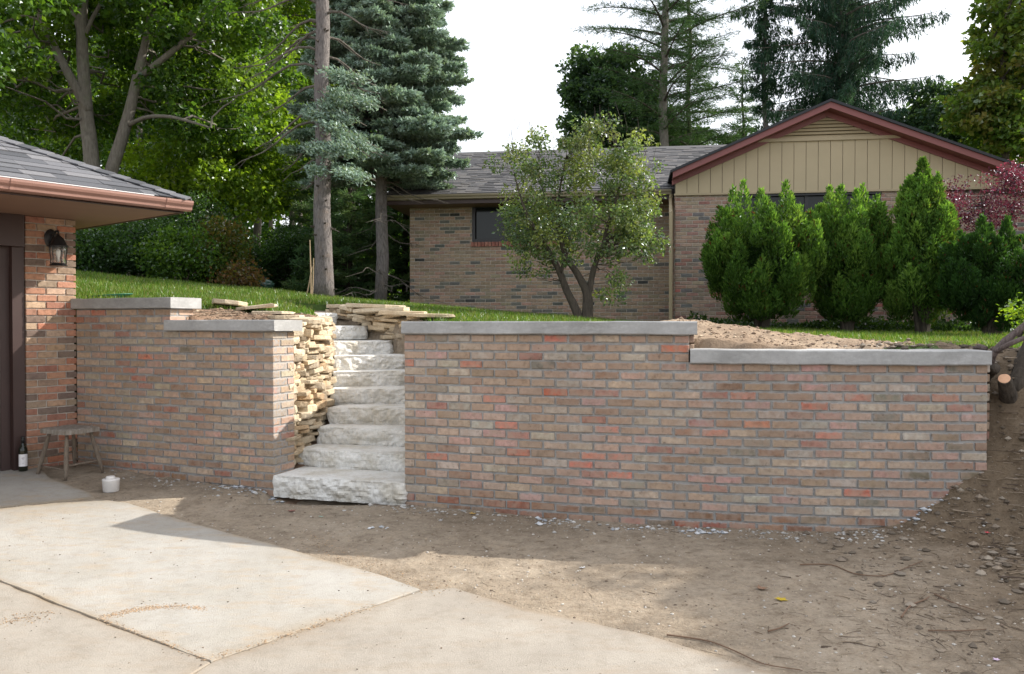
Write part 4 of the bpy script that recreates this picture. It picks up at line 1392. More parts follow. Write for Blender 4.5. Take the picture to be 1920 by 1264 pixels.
# gutter, fascia, soffit of the left section
mb = MB(); n = len(gp)
V = [HP(aE0, eb + d * .95, ez - .085 + h) for d, h in gp] + [HP(-.05, eb + d * .95, ez - .085 + h) for d, h in gp]
mb.add(np.array(V), [(i, (i + 1) % n, n + (i + 1) % n, n + i) for i in range(n)] + [tuple(range(n))[::-1], tuple(range(n, 2 * n))]); mb.build('gutter', MAT_GUTTER2, house)
mb = MB(); hbox(mb, aE0, -.01, eb - .03, eb - .003, ez - .16, ez + .01); mb.build('fascia', MAT_DOOR, house)
mb = MB(); hbox(mb, aE0, -.01, bL + .002, eb - .032, ez - .16, ez - .135)
hbox(mb, aE0, aL + .0, bL - 6.3, bL + .0, ez - .16, ez - .135); mb.build('soffit', MAT_SOFFIT, house)
mb = MB(); V = [HP(aE0, eb, ez - .10), HP(aE0, eb, ez + .0), HP(aE0, eb - RUN, ez + RIS + .0), HP(aE0, eb - RUN, ez + RIS - .12)]
mb.prism(V, -hu * .0, hu * .03)
V = [HP(aE0 + .3, eb, ez - .14), HP(aE0 + .3, eb - RUN, ez + RIS - .02), HP(aE0 + .3, eb - 2 * RUN, ez - .14)]; mb.prism(V, np.zeros(3), hu * .05)
mb.build('gable_end', MAT_SIDING2, house)
# downspout at the inner corner
mb = MB()
dx = -.075
mb.tube([HP(-.05, eb + .05, ez - .08), HP(-.06, eb + .03, ez - .16), HP(dx, .05, Z_TR - .34), HP(dx, .045, Z_TR - .42), HP(dx, .045, 1.5), HP(dx - .0, .05, 1.42)], [.034, .036, .038, .038, .038, .038], 4)
mb.build('downspout', MAT_SIDING2, house)
hb = MB(); hbox(hb, 0.3, WW - .3, -6.0, -.6, 1.3, Z_TR - .1); hbox(hb, aL + .3, -.0, bL - 6, bL - .6, 1.3, Z_TR - .1); hb.build('interior_core', plain('dark_interior', (.02, .02, .02), .9), house)

# ================================================================== PROPS
def Tz(x, y): return float(ground_z(x, y))
# stool
sx, sy = W(132, 870, 7.78)[:2]
stool = thing('stool', 'small weathered wooden stool with splayed legs standing in the corner by the brick pier', 'stool', (sx, sy, .11))
zg = .115; zs = .565
cs_, sn_ = math.cos(math.radians(-27)), math.sin(math.radians(-27))
def SP(a, b, z): return np.array([sx + a * cs_ - b * sn_, sy + a * sn_ + b * cs_, z])
# seat: square board with rounded corners and a shallow dished top
NG = 14; V = []; sh = .185
for j in range(NG + 1):
    for i in range(NG + 1):
        a = (i / NG * 2 - 1); b = (j / NG * 2 - 1)
        r = max(abs(a), abs(b)); rr = math.hypot(a, b)
        k = 1 - .03 * max(0, rr - 1.25) / .16
        z = zs - .010 * (1 - min(1, rr)) - .012 * max(0, r - .9) / .1 + .003 * random.random()
        V.append(SP(a * sh * k * 1.05, b * sh * k * .95, z))
n0 = (NG + 1) ** 2
V += [v - [0, 0, .036] - 0 for v in V]
V = np.array(V); V[n0:, 2] = zs - .047
f = []
for j in range(NG):
    for i in range(NG):
        q = j * (NG + 1) + i; f.append((q, q + 1, q + NG + 2, q + NG + 1)); f.append((n0 + q, n0 + q + NG + 1, n0 + q + NG + 2, n0 + q + 1))
edge = [i for i in range(NG + 1)] + [(j + 1) * (NG + 1) - 1 for j in range(1, NG + 1)] + [NG * (NG + 1) + i for i in range(NG - 1, -1, -1)] + [j * (NG + 1) for j in range(NG - 1, 0, -1)]
for k in range(len(edge)):
    a, b = edge[k], edge[(k + 1) % len(edge)]; f.append((b, a, n0 + a, n0 + b))
mb = MB(); mb.add(V, f); mb.build('seat', MAT_WOODTOP, stool)
legs = {}
for (a, b) in ((-1, -1), (1, -1), (1, 1), (-1, 1)):
    top = SP(a * .125, b * .12, zs - .045); bot = SP(a * .205, b * .19, zg)
    bot[2] = Tz(bot[0], bot[1]) + .004
    ts = np.linspace(0, 1, 9)
    pts = [top + (bot - top) * t for t in ts]
    rad = [.015, .016, .019, .0215, .0205, .022, .0195, .0165, .013]
    mb = MB(); mb.tube(pts, rad, 10); mb.build('leg', MAT_WOOD, stool, True); legs[(a, b)] = (top, bot)
def lp(k, t): a, b = legs[k]; return a + (b - a) * t
for k1, k2, t in (((-1, -1), (1, -1), .78), ((1, -1), (1, 1), .70), ((1, 1), (-1, 1), .78), ((-1, 1), (-1, -1), .58)):
    a, b = lp(k1, t), lp(k2, t); m = (a + b) / 2
    mb = MB(); mb.tube([a, (a + m) / 2, m, (m + b) / 2, b], [.007, .010, .012, .010, .007], 8); mb.build('stretcher', MAT_WOOD, stool, True)
# bottle
bx_, by_ = GP(-PWD - .055, .06)[:2]; bz = Tz(bx_, by_) + .012
bot = thing('wine_bottle', 'dark wine bottle with a white label standing by the garage door frame', 'bottle', (bx_, by_, bz))
mb = MB(); mb.lathe([(.001, 0), (.036, .0), (.0385, .006), (.0385, .19), (.036, .212), (.024, .235), (.0155, .255), (.0145, .30), (.0165, .303), (.0165, .312), (.014, .318), (.001, .318)], (bx_, by_, bz), 24); mb.build('bottle_glass', MAT_BOTTLE, bot, True)
mb = MB(); mb.lathe([(.0165, .262), (.0165, .325), (.001, .326)], (bx_, by_, bz), 16); mb.build('capsule', MAT_BLACK, bot, True)
mb = MB(); V = []; th0 = math.atan2(-by_, -bx_)
for i in range(13):
    th = th0 + (i / 12 - .5) * 2.3
    for z in (.045, .16): V.append((bx_ + .0395 * math.cos(th), by_ + .0395 * math.sin(th), bz + z))
mb.add(np.array(V), [(2 * i, 2 * i + 2, 2 * i + 3, 2 * i + 1) for i in range(12)]); lab = mb.build('label', MAT_LABEL, bot, True)
mb = MB()
for (z, h, w0, w1) in ((.122, .006, -.32, .30), (.108, .003, -.2, .2), (.075, .002, -.25, .25)):
    V = []
    for i in range(7):
        th = th0 + w0 + (w1 - w0) * i / 6
        for zz in (z, z + h): V.append((bx_ + .0399 * math.cos(th), by_ + .0399 * math.sin(th), bz + zz))
    mb.add(np.array(V), [(2 * i, 2 * i + 2, 2 * i + 3, 2 * i + 1) for i in range(6)])
mb.build('print', MAT_INK, lab)
# white tub
p = G(202, 924); tx, ty, tz = p[0], p[1] + .06, p[2]
tub = thing('tub', 'small mortar-spattered white plastic tub with a lump on its lid on the dirt', 'tub', (tx, ty, tz))
mb = MB(); mb.lathe([(.001, 0), (.062, 0), (.066, .004), (.071, .095), (.073, .10), (.073, .108), (.068, .112), (.001, .112)], (tx, ty, tz), 28); mb.build('body', MAT_WHITE, tub, True)
mb = MB(); V = [(.001, .111), (.036, .112), (.040, .122), (.034, .134), (.018, .137), (.001, .137)]; mb.lathe(V, (tx - .004, ty, tz), 14); mb.build('lid_lump', MAT_WHITE, tub)
# kettle grill
kx, ky, _ = W(496, 540, 15.6); kz = W(496, 533, 15.6)[2]
gr = thing('kettle_grill', 'dark green kettle barbecue grill on the lawn in front of the bushes', 'grill', (kx, ky, Tz(kx, ky)))
mb = MB(); mb.lathe([(.001, -.14), (.06, -.135), (.12, -.10), (.165, -.04), (.178, .0), (.18, .006), (.001, .0061)], (kx, ky, kz - .02), 28); mb.build('bowl', MAT_GRILL, gr, True)
mb = MB(); mb.lathe([(.185, -.006), (.186, .0), (.176, .035), (.14, .075), (.08, .098), (.001, .106)], (kx, ky, kz - .012), 28); mb.build('lid', MAT_GRILL, gr, True)
mb = MB(); mb.tube([(kx - .05, ky - .02, kz + .085), (kx - .045, ky - .02, kz + .125), (kx + .045, ky - .02, kz + .125), (kx + .05, ky - .02, kz + .085)], .009, 6); mb.build('handle', MAT_BLACK, gr)
g0 = Tz(kx, ky)
for k in range(3):
    th = k * 2.094 + .5
    mb = MB(); mb.tube([(kx + .11 * math.cos(th), ky + .11 * math.sin(th), kz - .10), (kx + .22 * math.cos(th), ky + .22 * math.sin(th), g0)], .011, 6); mb.build('leg', MAT_BLACK, gr)
# green tray
p = W(195, 557, 9.35); gz = Tz(p[0], p[1])
tr = thing('plastic_tray', 'dark green plastic tray lying tilted on the grass behind the tall coping', 'tray', (p[0], p[1], gz))
tz0 = p[2] - .045
mb = MB(); V = []
m_ = 22
for r, z in ((.20, 0.0), (.235, .03), (.30, .055), (.305, .06), (.295, .06), (.23, .036), (.20, .008)):
    for i in range(m_):
        th = i * 2 * PI / m_
        x = r * 1.05 * math.cos(th); y = r * .62 * math.sin(th)
        V.append((p[0] + x, p[1] + y, tz0 + z + x * .075))
f = [(r * m_ + i, r * m_ + (i + 1) % m_, (r + 1) * m_ + (i + 1) % m_, (r + 1) * m_ + i) for r in range(6) for i in range(m_)] + [tuple(range(m_))[::-1], tuple(6 * m_ + i for i in range(m_))]
mb.add(np.array(V), f); mb.build('tray_body', MAT_GREEN, tr, True)
# canes by the big spruce
for k, (a, b, D, lab) in enumerate((((583, 562), (581, 450), 13.3, 'tall upright bamboo cane just left of the big grey spruce trunk'), ((585, 562), (588, 484), 13.2, 'shorter bamboo cane leaning beside the tall cane'), ((574, 560), (585, 500), 13.4, 'thin cane slanting against the base of the tall cane'))):
    p0 = W(*a, D); p0[2] = Tz(p0[0], p0[1]) - .02; p1 = W(*b, D)
    mb = MB(); mb.tube([p0, (p0 * .6 + p1 * .4) + [.006, 0, 0], p1], [.012, .011, .008], 6); o = mb.build('cane', MAT_CANE); tag(o, lab, 'cane', 'bamboo canes by the spruce')

# ================================================================== VEGETATION TOOLS
def unit(v): return v / (np.linalg.norm(v, axis=-1, keepdims=True) + 1e-9)
def leaves(mb, P, U, size, ratio, col, fold=.12):
    n = len(P)
    U = unit(U); V = unit(np.cross(U, rng.normal(size=(n, 3)))); Wv = np.cross(U, V)
    size = np.broadcast_to(size, (n,))[:, None]
    a = P; b = P + U * size * .45 + V * size * ratio + Wv * size * fold; c = P + U * size; d = P + U * size * .45 - V * size * ratio + Wv * size * fold
    v = np.stack([a, b, c, d], 1).reshape(-1, 3)
    f = np.arange(4 * n).reshape(n, 4)
    mb.add(v, f, np.repeat(col, 4, axis=0))
def ball(n, hollow=.35):
    d = unit(rng.normal(size=(n, 3))); r = (hollow ** 3 + (1 - hollow ** 3) * rng.random(n)) ** (1 / 3)
    return d * r[:, None]
def pal_cols(n, pal, k=None, var=.18):
    pal = np.array(pal); i = rng.integers(0, len(pal), n) if k is None else k
    return np.clip(pal[i] * (1 + (rng.random((n, 1)) - .5) * 2 * var), 0, 1)
def curve3(a, b, sag=0.0, n=6, wob=.05):
    a, b = np.array(a, float), np.array(b, float); t = np.linspace(0, 1, n)[:, None]
    L = np.linalg.norm(b - a)
    p = a + (b - a) * t
    p[:, 2] += sag * L * np.sin(t[:, 0] * PI)
    p[1:-1] += rng.normal(size=(n - 2, 3)) * wob * L
    return p
def crown_from(clumps, nleaf, lsize, ratio, pal, mat_c, parent, dome=.6, squash=.7, name='crown', up=0.0):
    """clumps: array (n,4) centre + radius"""
    mb = MB(); C = np.array(clumps)
    wgt = C[:, 3] ** 2; wgt = wgt / wgt.sum()
    pal = np.array(pal)
    for c, w_ in zip(C, wgt):
        n = max(8, int(nleaf * w_))
        d = ball(n, .3); P = c[:3] + d * c[3] * np.array([1, 1, squash])
        P += rng.normal(size=(n, 3)) * c[3] * .12
        U = d * np.array([1, 1, .4]) + rng.normal(size=(n, 3)) * .7 + np.array([0, 0, -.35 + up])
        base = pal[rng.integers(0, len(pal))]
        col = base * .55 + pal[rng.integers(0, len(pal), n)] * .45
        col = np.clip(col * (1 + (rng.random((n, 1)) - .5) * .5), 0, 1)
        leaves(mb, P, U, lsize * (.6 + .7 * rng.random(n)), ratio, col)
    return mb.build(name, mat_c, parent)
def clumps_in(ell, n, r0, r1, shell=.45):
    """ell: list of (centre, (rx,ry,rz)); clumps spread through their volumes"""
    out = []
    vols = np.array([e[1][0] * e[1][1] * e[1][2] for e in ell]) ** .75; vols /= vols.sum()
    for (c, r), v in zip(ell, vols):
        k = max(2, int(n * v)); d = ball(k, shell)
        rr = r0 + (r1 - r0) * rng.random(k)
        out.append(np.column_stack([np.array(c) + d * np.array(r), rr]))
    return np.vstack(out)
def limbs(mb, stems, clumps, frac=.6, r=.03, sag=-.05):
    pts = np.vstack([np.array(s)[len(s) // 3:] for s in stems])
    for c in clumps:
        if rng.random() > frac: continue
        d = np.linalg.norm(pts - c[:3], axis=1) + np.where(pts[:, 2] > c[2] - .1, 2.0, 0)
        p = pts[np.argmin(d)]
        L = np.linalg.norm(c[:3] - p)
        cv = curve3(p, c[:3], sag, 6, .05)
        mb.tube(cv, np.linspace(r * min(1.6, .5 + L * .4), r * .2, 6), 5, cap=False)
def stem(pts, rad):
    pts = np.array(pts, float)
    # densify with catmull-like interpolation
    t = np.linspace(0, len(pts) - 1, (len(pts) - 1) * 4 + 1)
    q = np.stack([np.interp(t, range(len(pts)), pts[:, k]) for k in range(3)], 1)
    for _ in range(2): q[1:-1] = (q[:-2] + 2 * q[1:-1] + q[2:]) / 4
    r = np.interp(t, range(len(pts)), rad)
    return q, r
def broad_tree(name, label, cat, stems, ell, nclump, cr, nleaf, lsize, pal, bark=None, ratio=.38, group=None, frac=.5, limb_r=.03, shell=.45, leafmat=None, squash=.7, extra=None, up=0.0):
    b = np.array(stems[0][0][0])
    t = thing(name, label, cat, b, group)
    mb = MB(); qs = []
    for pts, rad in stems:
        q, r = stem(pts, rad); qs.append(q); mb.tube(q, r, 12, rough=.10)
    mb.build('trunk', bark or MAT_BARK, t, True)
    cl = clumps_in(ell, nclump, cr[0], cr[1], shell)
    if extra is not None: cl = np.vstack([cl, extra])
    lb = MB(); limbs(lb, qs, cl, frac, limb_r); stuff(lb.build('limbs', bark or MAT_BARK, t, True))
    crown_from(cl, nleaf, lsize, ratio, pal, leafmat or MAT_LEAF, t, squash=squash, up=up)
    return t
def PZ(px, D, y=None):    # ground point below a photo column at distance D
    p = W(px, 600, D); p[2] = Tz(p[0], p[1]) - .05; return p

GRN = [(.055, .115, .02), (.07, .145, .022), (.10, .19, .028), (.04, .09, .02), (.15, .24, .03)]
GRN_Y = [(.13, .22, .025), (.18, .29, .03), (.10, .18, .022), (.24, .33, .035), (.08, .15, .022)]
GRN_D = [(.03, .07, .022), (.045, .095, .027), (.06, .12, .03), (.028, .06, .02)]
GRN_O = [(.06, .10, .02), (.09, .12, .022), (.14, .13, .03), (.16, .10, .035), (.05, .09, .02)]

# ---- three-stemmed maple behind the garage
b0 = PZ(188, 17.2)
broad_tree('maple_tree', 'large grey-barked maple with three diverging stems rising behind the garage roof', 'tree',
    [([b0, W(178, 400, 17.2), W(172, 300, 17.2), W(160, 200, 17.3), W(152, 60, 17.3), W(160, -60, 17.4), W(165, -250, 17.5)], [.24, .17, .155, .135, .105, .09, .06]),
     ([W(165, 210, 17.25), W(140, 160, 17.2), W(105, 95, 17.1), W(78, 40, 17.0), W(62, -30, 16.9), W(40, -200, 16.8)], [.10, .095, .08, .07, .06, .04]),
     ([W(182, 420, 17.3), W(205, 330, 17.3), W(235, 240, 17.4), W(255, 160, 17.5), W(275, 70, 17.6), W(300, -60, 17.7), W(310, -260, 17.8)], [.16, .13, .12, .105, .075, .06, .04]),
     ([W(257, 150, 17.5), W(300, 115, 17.3), W(350, 75, 17.2), W(410, 5, 17.0), W(450, -60, 16.9)], [.075, .065, .06, .045, .03]),
     ([W(240, 235, 17.4), W(275, 218, 17.0), W(320, 218, 16.7), W(370, 232, 16.5), W(395, 240, 16.4)], [.05, .04, .034, .026, .012]),
     ([W(152, 60, 17.3), W(140, 25, 17.3), W(120, -40, 17.2), W(110, -200, 17.1)], [.08, .07, .055, .04]),
     ([W(158, 70, 17.3), W(175, 30, 17.3), W(205, -20, 17.3), W(230, -120, 17.3)], [.045, .04, .03, .02])],
    [(W(60, 60, 18.5), (2.2, 2.2, 2.4)), (W(300, 20, 18.2), (2.6, 2.4, 2.2)), (W(170, -120, 17.6), (3.2, 2.6, 1.8)), (W(420, 110, 18.2), (1.6, 2.0, 1.8)), (W(70, 200, 20.0), (2.2, 1.0, 1.3)), (W(330, 170, 19.6), (2.0, .8, 1.3)), (W(-30, 20, 15.5), (1.2, 1.2, 1.6))],
    210, (.28, .62), 62000, .115, GRN, ratio=.42, frac=.5, limb_r=.022)
# lime-lit maples further back
def simple_maple(px, D, ptop, ell, n, label, pal, nl, r0=.12, lean=0, group='trees behind the lawn', cr=(.35, .75), ls=.13, name='maple_tree', bark=None):
    b = PZ(px, D)
    return broad_tree(name, label, 'tree', [([b, W(px + lean * .3, 480, D), W(px + lean * .6, 350, D), W(px + lean, 150, D), W(px + lean * 1.3, ptop, D)], [r0 * 1.3, r0, r0 * .85, r0 * .6, r0 * .3])],
                      ell, nclump=max(30, nl // 330), cr=cr, nleaf=nl, lsize=ls, pal=pal, group=group, frac=.35, bark=bark)
simple_maple(392, 21, -60, [(W(380, 250, 21.5), (2.6, 1.6, 1.9)), (W(470, 330, 21), (1.7, 1.4, 1.2)), (W(330, 380, 22), (1.8, 1.2, .9))], 0, 'slender maple with yellow-green leaves behind the lawn left of the bamboo canes', GRN_Y, 30000, .11, 8)
simple_maple(470, 24, -100, [(W(500, 120, 24), (2.4, 1.6, 3.0)), (W(540, 300, 23), (1.5, 1.4, 2.0)), (W(450, -50, 24), (3, 2, 2))], 0, 'bright backlit maple whose leaves glow lime green left of the spruce trunk', GRN_Y, 34000, .12, 30)
simple_maple(270, 25, -100, [(W(250, 340, 25), (3.4, 1.4, 1.8)), (W(150, 330, 26), (2.6, 1.4, 1.6)), (W(340, 60, 26), (3.5, 1.5, 3))], 0, 'deep green maple filling the gap behind the three-stemmed tree', GRN, 26000, .12, -10)
simple_maple(545, 27, -100, [(W(560, 200, 27), (2.0, 1.4, 4.0)), (W(600, 420, 27), (1.8, 1.4, 1.4)), (W(640, 60, 28), (2.0, 1.5, 3.0))], 0, 'maple seen through the dead boughs of the big spruce trunk', GRN, 24000, .10, 6)
simple_maple(30, 27, -100, [(W(0, 100, 27), (3.6, 1.5, 4.4)), (W(60, 380, 27), (3, 1.5, 1.2))], 0, 'dark maple at the far left edge behind the garage roof', GRN_D, 22000, .12, -10)
# far woodland that closes the view
mb = MB(); n = 52000
px = rng.uniform(-500, 790, n); py = rng.uniform(120, 585, n) ; D = rng.uniform(33, 42, n)
keep = vnoise(np.stack([px / 45, py / 45, 0 * px], -1), 1.0, 3) > -.62 + np.clip((250 - py) / 260, 0, 1) * .55
px, py, D = px[keep], py[keep], D[keep]
P = np.array([W(a, b, c) for a, b, c in zip(px, py, D)])
base = np.array(GRN_D[:2] + GRN + GRN_Y[:2])[np.floor((vnoise(P, .45, 8) * .5 + .5) * 8.99).astype(int)] * 1.35
leaves(mb, P, rng.normal(size=P.shape), .24 + .2 * rng.random(len(P)), .42, np.clip(base * (1 + (rng.random((len(P), 1)) - .5) * .6), 0, 1))
o = stuff(mb.build('woods', MAT_LEAF)); tag(o, 'dark green wood closing the view behind the lawn and spruces', 'woods')
for k, (px_, w_, D_) in enumerate(((430, .10, 30), (330, .09, 31), (505, .08, 32), (660, .10, 30), (240, .09, 33), (560, .09, 31))):
    b = PZ(px_, D_); q, r = stem([b, W(px_ + 4, 400, D_), W(px_ - 5, 250, D_), W(px_ + 3, 60, D_)], [w_ * 1.2, w_, w_ * .8, w_ * .6])
    mb = MB(); mb.tube(q, r, 8, rough=.1)
    br_ = MB()
    t = thing('woodland_tree', ['pale thin trunk standing in the wood behind the kettle grill', 'thin grey trunk deep in the wood above the bushes', 'slim trunk in the wood between the grill and the canes', 'dark trunk in the wood between the two spruces', 'grey trunk in the wood behind the forked maple', 'slim dark trunk in the wood right beside the canes'][k], 'tree', b, 'trunks in the far wood')
    mb.build('trunk', MAT_BARK, t, True)
    cl = clumps_in([(W(px_, 60, D_), (1.6, 1.2, 3.5))], 26, .4, .8); lb = MB(); limbs(lb, [q], cl, .5, .02); stuff(lb.build('limbs', MAT_BARK, t)); crown_from(cl, 6000, .17, .42, GRN_D if k % 2 else GRN, MAT_LEAF, t)

# ---- undergrowth shrubs behind the lawn on the left
def shrub(name, label, px, py, D, r, n, ls, pal, group=None, nst=7, cat='shrub', sh=.2, cr=(.14, .3), ncl=40, mat=None, ratio=.36, bark=None, base=None):
    c = W(px, py, D); b = np.array([c[0], c[1], Tz(c[0], c[1]) - .03]) if base is None else base
    t = thing(name, label, cat, b, group)
    cl = clumps_in([(c, r)], ncl, cr[0], cr[1], sh)
    mb = MB()
    for k in range(nst):
        e = c + ball(1, .5)[0] * np.array(r) * .8
        mb.tube(curve3(b + rng.normal(size=3) * [.08, .08, 0], e, .08, 6, .04), np.linspace(.028, .006, 6), 5, cap=False)
    for q in cl:
        if rng.random() < .5: mb.tube(curve3(b * .35 + c * .65, q[:3], .05, 5, .06), np.linspace(.012, .003, 5), 4, cap=False)
    mb.build('stems', bark or MAT_BARK_D, t)
    crown_from(cl, n, ls, ratio, pal, mat or MAT_LEAF, t, name='foliage', squash=.85)
    return t
SHR = [(180, 475, 14.9, (.75, .5, .42), GRN_D, 'dark leafy bush closest to the garage at the top of the lawn'), (262, 462, 15.4, (.85, .6, .58), GRN_D, 'tall dark bush second from the garage along the lawn edge'), (345, 478, 14.9, (.75, .5, .50), GRN, 'mid-green arching bush with paler leaf tips above the soil bed'),
       (412, 480, 15.3, (.6, .45, .60), GRN_O, 'olive bush turning reddish brown beside the grill'), (448, 522, 14.7, (.34, .3, .22), [(.13, .09, .035), (.16, .08, .04), (.09, .10, .03)], 'low rusty-leaved bush right next to the grill'), (130, 440, 16.5, (1.2, .7, .8), GRN_D, 'dark bush half hidden by the garage pier'),
       (300, 420, 17.5, (1.6, .7, .6), GRN_D, 'broad dark bush behind the row of lawn-edge bushes'), (540, 500, 19, (1.3, .8, .8), GRN_D, 'dense dark green shrub mass behind the bamboo canes')]
for px_, py_, D_, r_, pal_, lab_ in SHR:
    shrub('bush', lab_, px_, py_, D_, r_, int(9500 * r_[0] * r_[2] / .4 * .7), .065, pal_, 'bushes along the top of the lawn', ncl=int(60 + 60 * r_[0] * r_[2]))

# ================================================================== CONIFERS
def conifer(name, label, base, top, rprof, z0, nb, droop, pal, needle, nw, sub_n, tuft, bark, group=None, r0=.15, up=.15, hang=.0, seed=1, gap=0.0, rtop=.02, sub_len=.33, skip=None, bare=0.0, bias=None):
    """branches from height z0 to top; rprof(t) branch length at fraction t"""
    base = np.array(base, float); top = np.array(top, float); H = top[2] - base[2]
    t = thing(name, label, 'tree', base, group)
    mb = MB(); n = 14; ts = np.linspace(0, 1, n)
    pts = base + (top - base) * ts[:, None]; pts[1:-1, :2] += rng.normal(size=(n - 2, 2)) * .01 * H / n * 3
    mb.tube(pts, r0 * (1 - ts) ** .8 + rtop, 14, rough=.08); mb.build('trunk', bark, t, True)
    bm_ = MB(); nm_ = MB(); Ps, Us, Ss, Cs = [], [], [], []
    pal = np.array(pal)
    for k in range(nb):
        f_ = (k + rng.random()) / nb
        z = z0 + (top[2] - z0) * f_
        ft = (z - base[2]) / H
        o = base + (top - base) * ft
        az = k * 2.39996 + rng.random() * .8
        if skip is not None and skip(az % (2 * PI), z): continue
        R = rprof(f_) * (.75 + .4 * rng.random())
        if bias is not None: R *= bias(az % (2 * PI))
        if R < .1: continue
        m = 9; tt = np.linspace(0, 1, m)
        dz = R * (up * np.sin(tt * PI * .5) * 1.0 - droop * tt ** 1.6 + droop * .5 * tt ** 4)
        wig = rng.normal() * .12
        d = np.stack([np.cos(az + wig * tt), np.sin(az + wig * tt)], 1)
        bp = np.column_stack([o[0] + d[:, 0] * R * tt, o[1] + d[:, 1] * R * tt, o[2] + dz])
        bm_.tube(bp, np.linspace(.012 + .012 * R, .004, m), 5, cap=False)
        ns = max(3, int(sub_n * R))
        for s in range(ns):
            u = bare + (1 - bare) * (s + rng.random()) / ns
            p = np.array([np.interp(u, tt, bp[:, q]) for q in range(3)])
            sd_ = 1 if s % 2 else -1
            aa = az + sd_ * (.75 + .35 * rng.random())
            ln = R * sub_len * (1.15 - u) * (.7 + .6 * rng.random()) + .12
            e = p + np.array([math.cos(aa) * ln, math.sin(aa) * ln, -hang * ln - .1 * ln + up * .25 * ln])
            if hang > .5: e = p + np.array([math.cos(aa) * ln * .35, math.sin(aa) * ln * .35, -hang * ln])
            if ln > .3: bm_.tube([p, (p + e) / 2 + [0, 0, .02], e], [.006, .005, .003], 4, cap=False)
            q = max(3, int(tuft * (ln + .1)))
            w_ = rng.random(q)
            P = p + (e - p) * w_[:, None] + rng.normal(size=(q, 3)) * needle * .22
            U = unit(e - p) * .9 + rng.normal(size=(q, 3)) * .55 + np.array([0, 0, .15 if hang < .5 else -.3])
            base_c = pal[rng.integers(0, len(pal))]
            col = (base_c * .6 + pal[rng.integers(0, len(pal), q)] * .4) * (1 + (rng.random((q, 1)) - .5) * .5)
            Ps.append(P); Us.append(U); Ss.append(needle * (.6 + .7 * rng.random(q))); Cs.append(np.clip(col, 0, 1))
    stuff(bm_.build('branches', MAT_BARK_D if bark is not MAT_BARK_S else MAT_DEAD, t))
    leaves(nm_, np.vstack(Ps), np.vstack(Us), np.concatenate(Ss), nw, np.vstack(Cs), .05)
    nm_.build('needles', MAT_NEEDLE, t)
    return t
BLU = [(.24, .33, .28), (.30, .40, .35), (.17, .25, .20), (.37, .47, .43), (.21, .27, .16)]
DKS = [(.04, .085, .055), (.05, .105, .06), (.07, .13, .065), (.03, .065, .045)]
LAR = [(.06, .12, .04), (.08, .15, .05), (.05, .10, .04), (.10, .17, .055)]
PIN = [(.08, .15, .06), (.11, .19, .07), (.055, .11, .05), (.15, .21, .07)]

# the bare grey spruce trunk with dead boughs, its green crown high above
b = W(606, 560, 13.6); b[2] = Tz(b[0], b[1]) - .05
tp = W(600, -900, 13.8)
sp_t = thing('spruce_tree', 'tall spruce with a bare flaky grey trunk and dead drooping boughs', 'tree', b, 'spruces on the lawn')
mb = MB(); ts = np.linspace(0, 1, 40); pts = b + (tp - b) * ts[:, None]; pts[:, 0] += .015 * np.sin(ts * 40)
rad = .150 * (1 - ts * .7); rad[0] = .185; rad[1] = .160
mb.tube(pts, rad, 20, rough=.07); mb.build('trunk', MAT_BARK_S, sp_t, True)
mb = MB()
for k in range(40):      # knots and stubs
    t_ = rng.random() * .5; p = b + (tp - b) * t_; az = rng.uniform(PI, 2 * PI); r = .185 * (1 - t_ * .75)
    q = p + np.array([math.cos(az), math.sin(az), 0]) * r
    mb.tube([q - np.array([math.cos(az), math.sin(az), 0]) * .03, q + np.array([math.cos(az), math.sin(az), .1]) * random.uniform(.015, .06)], [.018, .010], 6)
stuff(mb.build('knots', MAT_BARK_D, sp_t))
dead = [(40, -1, 1.5, -.1), (75, -1, 1.7, .1), (98, -1, 1.3, .05), (130, -1, 1.9, .12), (150, 1, 1.0, .1), (75, 1, 1.1, .2), (30, 1, 1.2, .0), (165, -1, 1.0, -.1), (210, -1, 1.1, -.5), (232, -1, 1.3, -.4), (10, -1, 1.4, .2), (-40, 1, 1.5, -.1), (-50, -1, 1.6, .1), (110, 1, .9, -.05), (185, 1, .7, .1), (60, -1, .9, -.3), (340, -1, .35, -.2), (420, 1, .3, -.2), (262, -1, .8, -.5), (300, -1, .5, -.3)]
for py_, sg, L, dr in dead:
    mb = MB(); o = W(603, py_, 13.65); az = (PI if sg < 0 else 0) + rng.normal() * .5
    m = 8; tt = np.linspace(0, 1, m)
    bp = np.column_stack([o[0] + math.cos(az) * L * tt, o[1] + math.sin(az) * L * tt, o[2] + L * (dr * tt * .6 - .35 * tt ** 2 + .06 * np.sin(tt * 7))])
    mb.tube(bp, np.linspace(.026, .004, m), 6, cap=False)
    for s in range(int(L * 9)):
        u = .2 + .8 * rng.random(); p = np.array([np.interp(u, tt, bp[:, q]) for q in range(3)]); aa = az + rng.choice([-1, 1]) * (.5 + rng.random() * .5)
        l = .1 + .4 * rng.random() * (1.2 - u)
        e = p + np.array([math.cos(aa) * l, math.sin(aa) * l, -l * (.2 + .7 * rng.random())])
        mb.tube([p, (p + e) / 2, e], [.005, .004, .002], 3, cap=False)
    mb.build('dead_bough', MAT_DEAD, sp_t)
mb = MB(); Ps = []
for k in range(150):
    z = tp[2] * (.62 + .38 * rng.random()); ft = (z - b[2]) / (tp[2] - b[2]); o = b + (tp - b) * ft; az = rng.random() * 6.28; R = (1 - ft) * 3.2 + .3
    P = o + np.column_stack([np.cos(az) * R * rng.random(60), np.sin(az) * R * rng.random(60), -.3 * rng.random(60)]) + rng.normal(size=(60, 3)) * .15
    Ps.append(P)
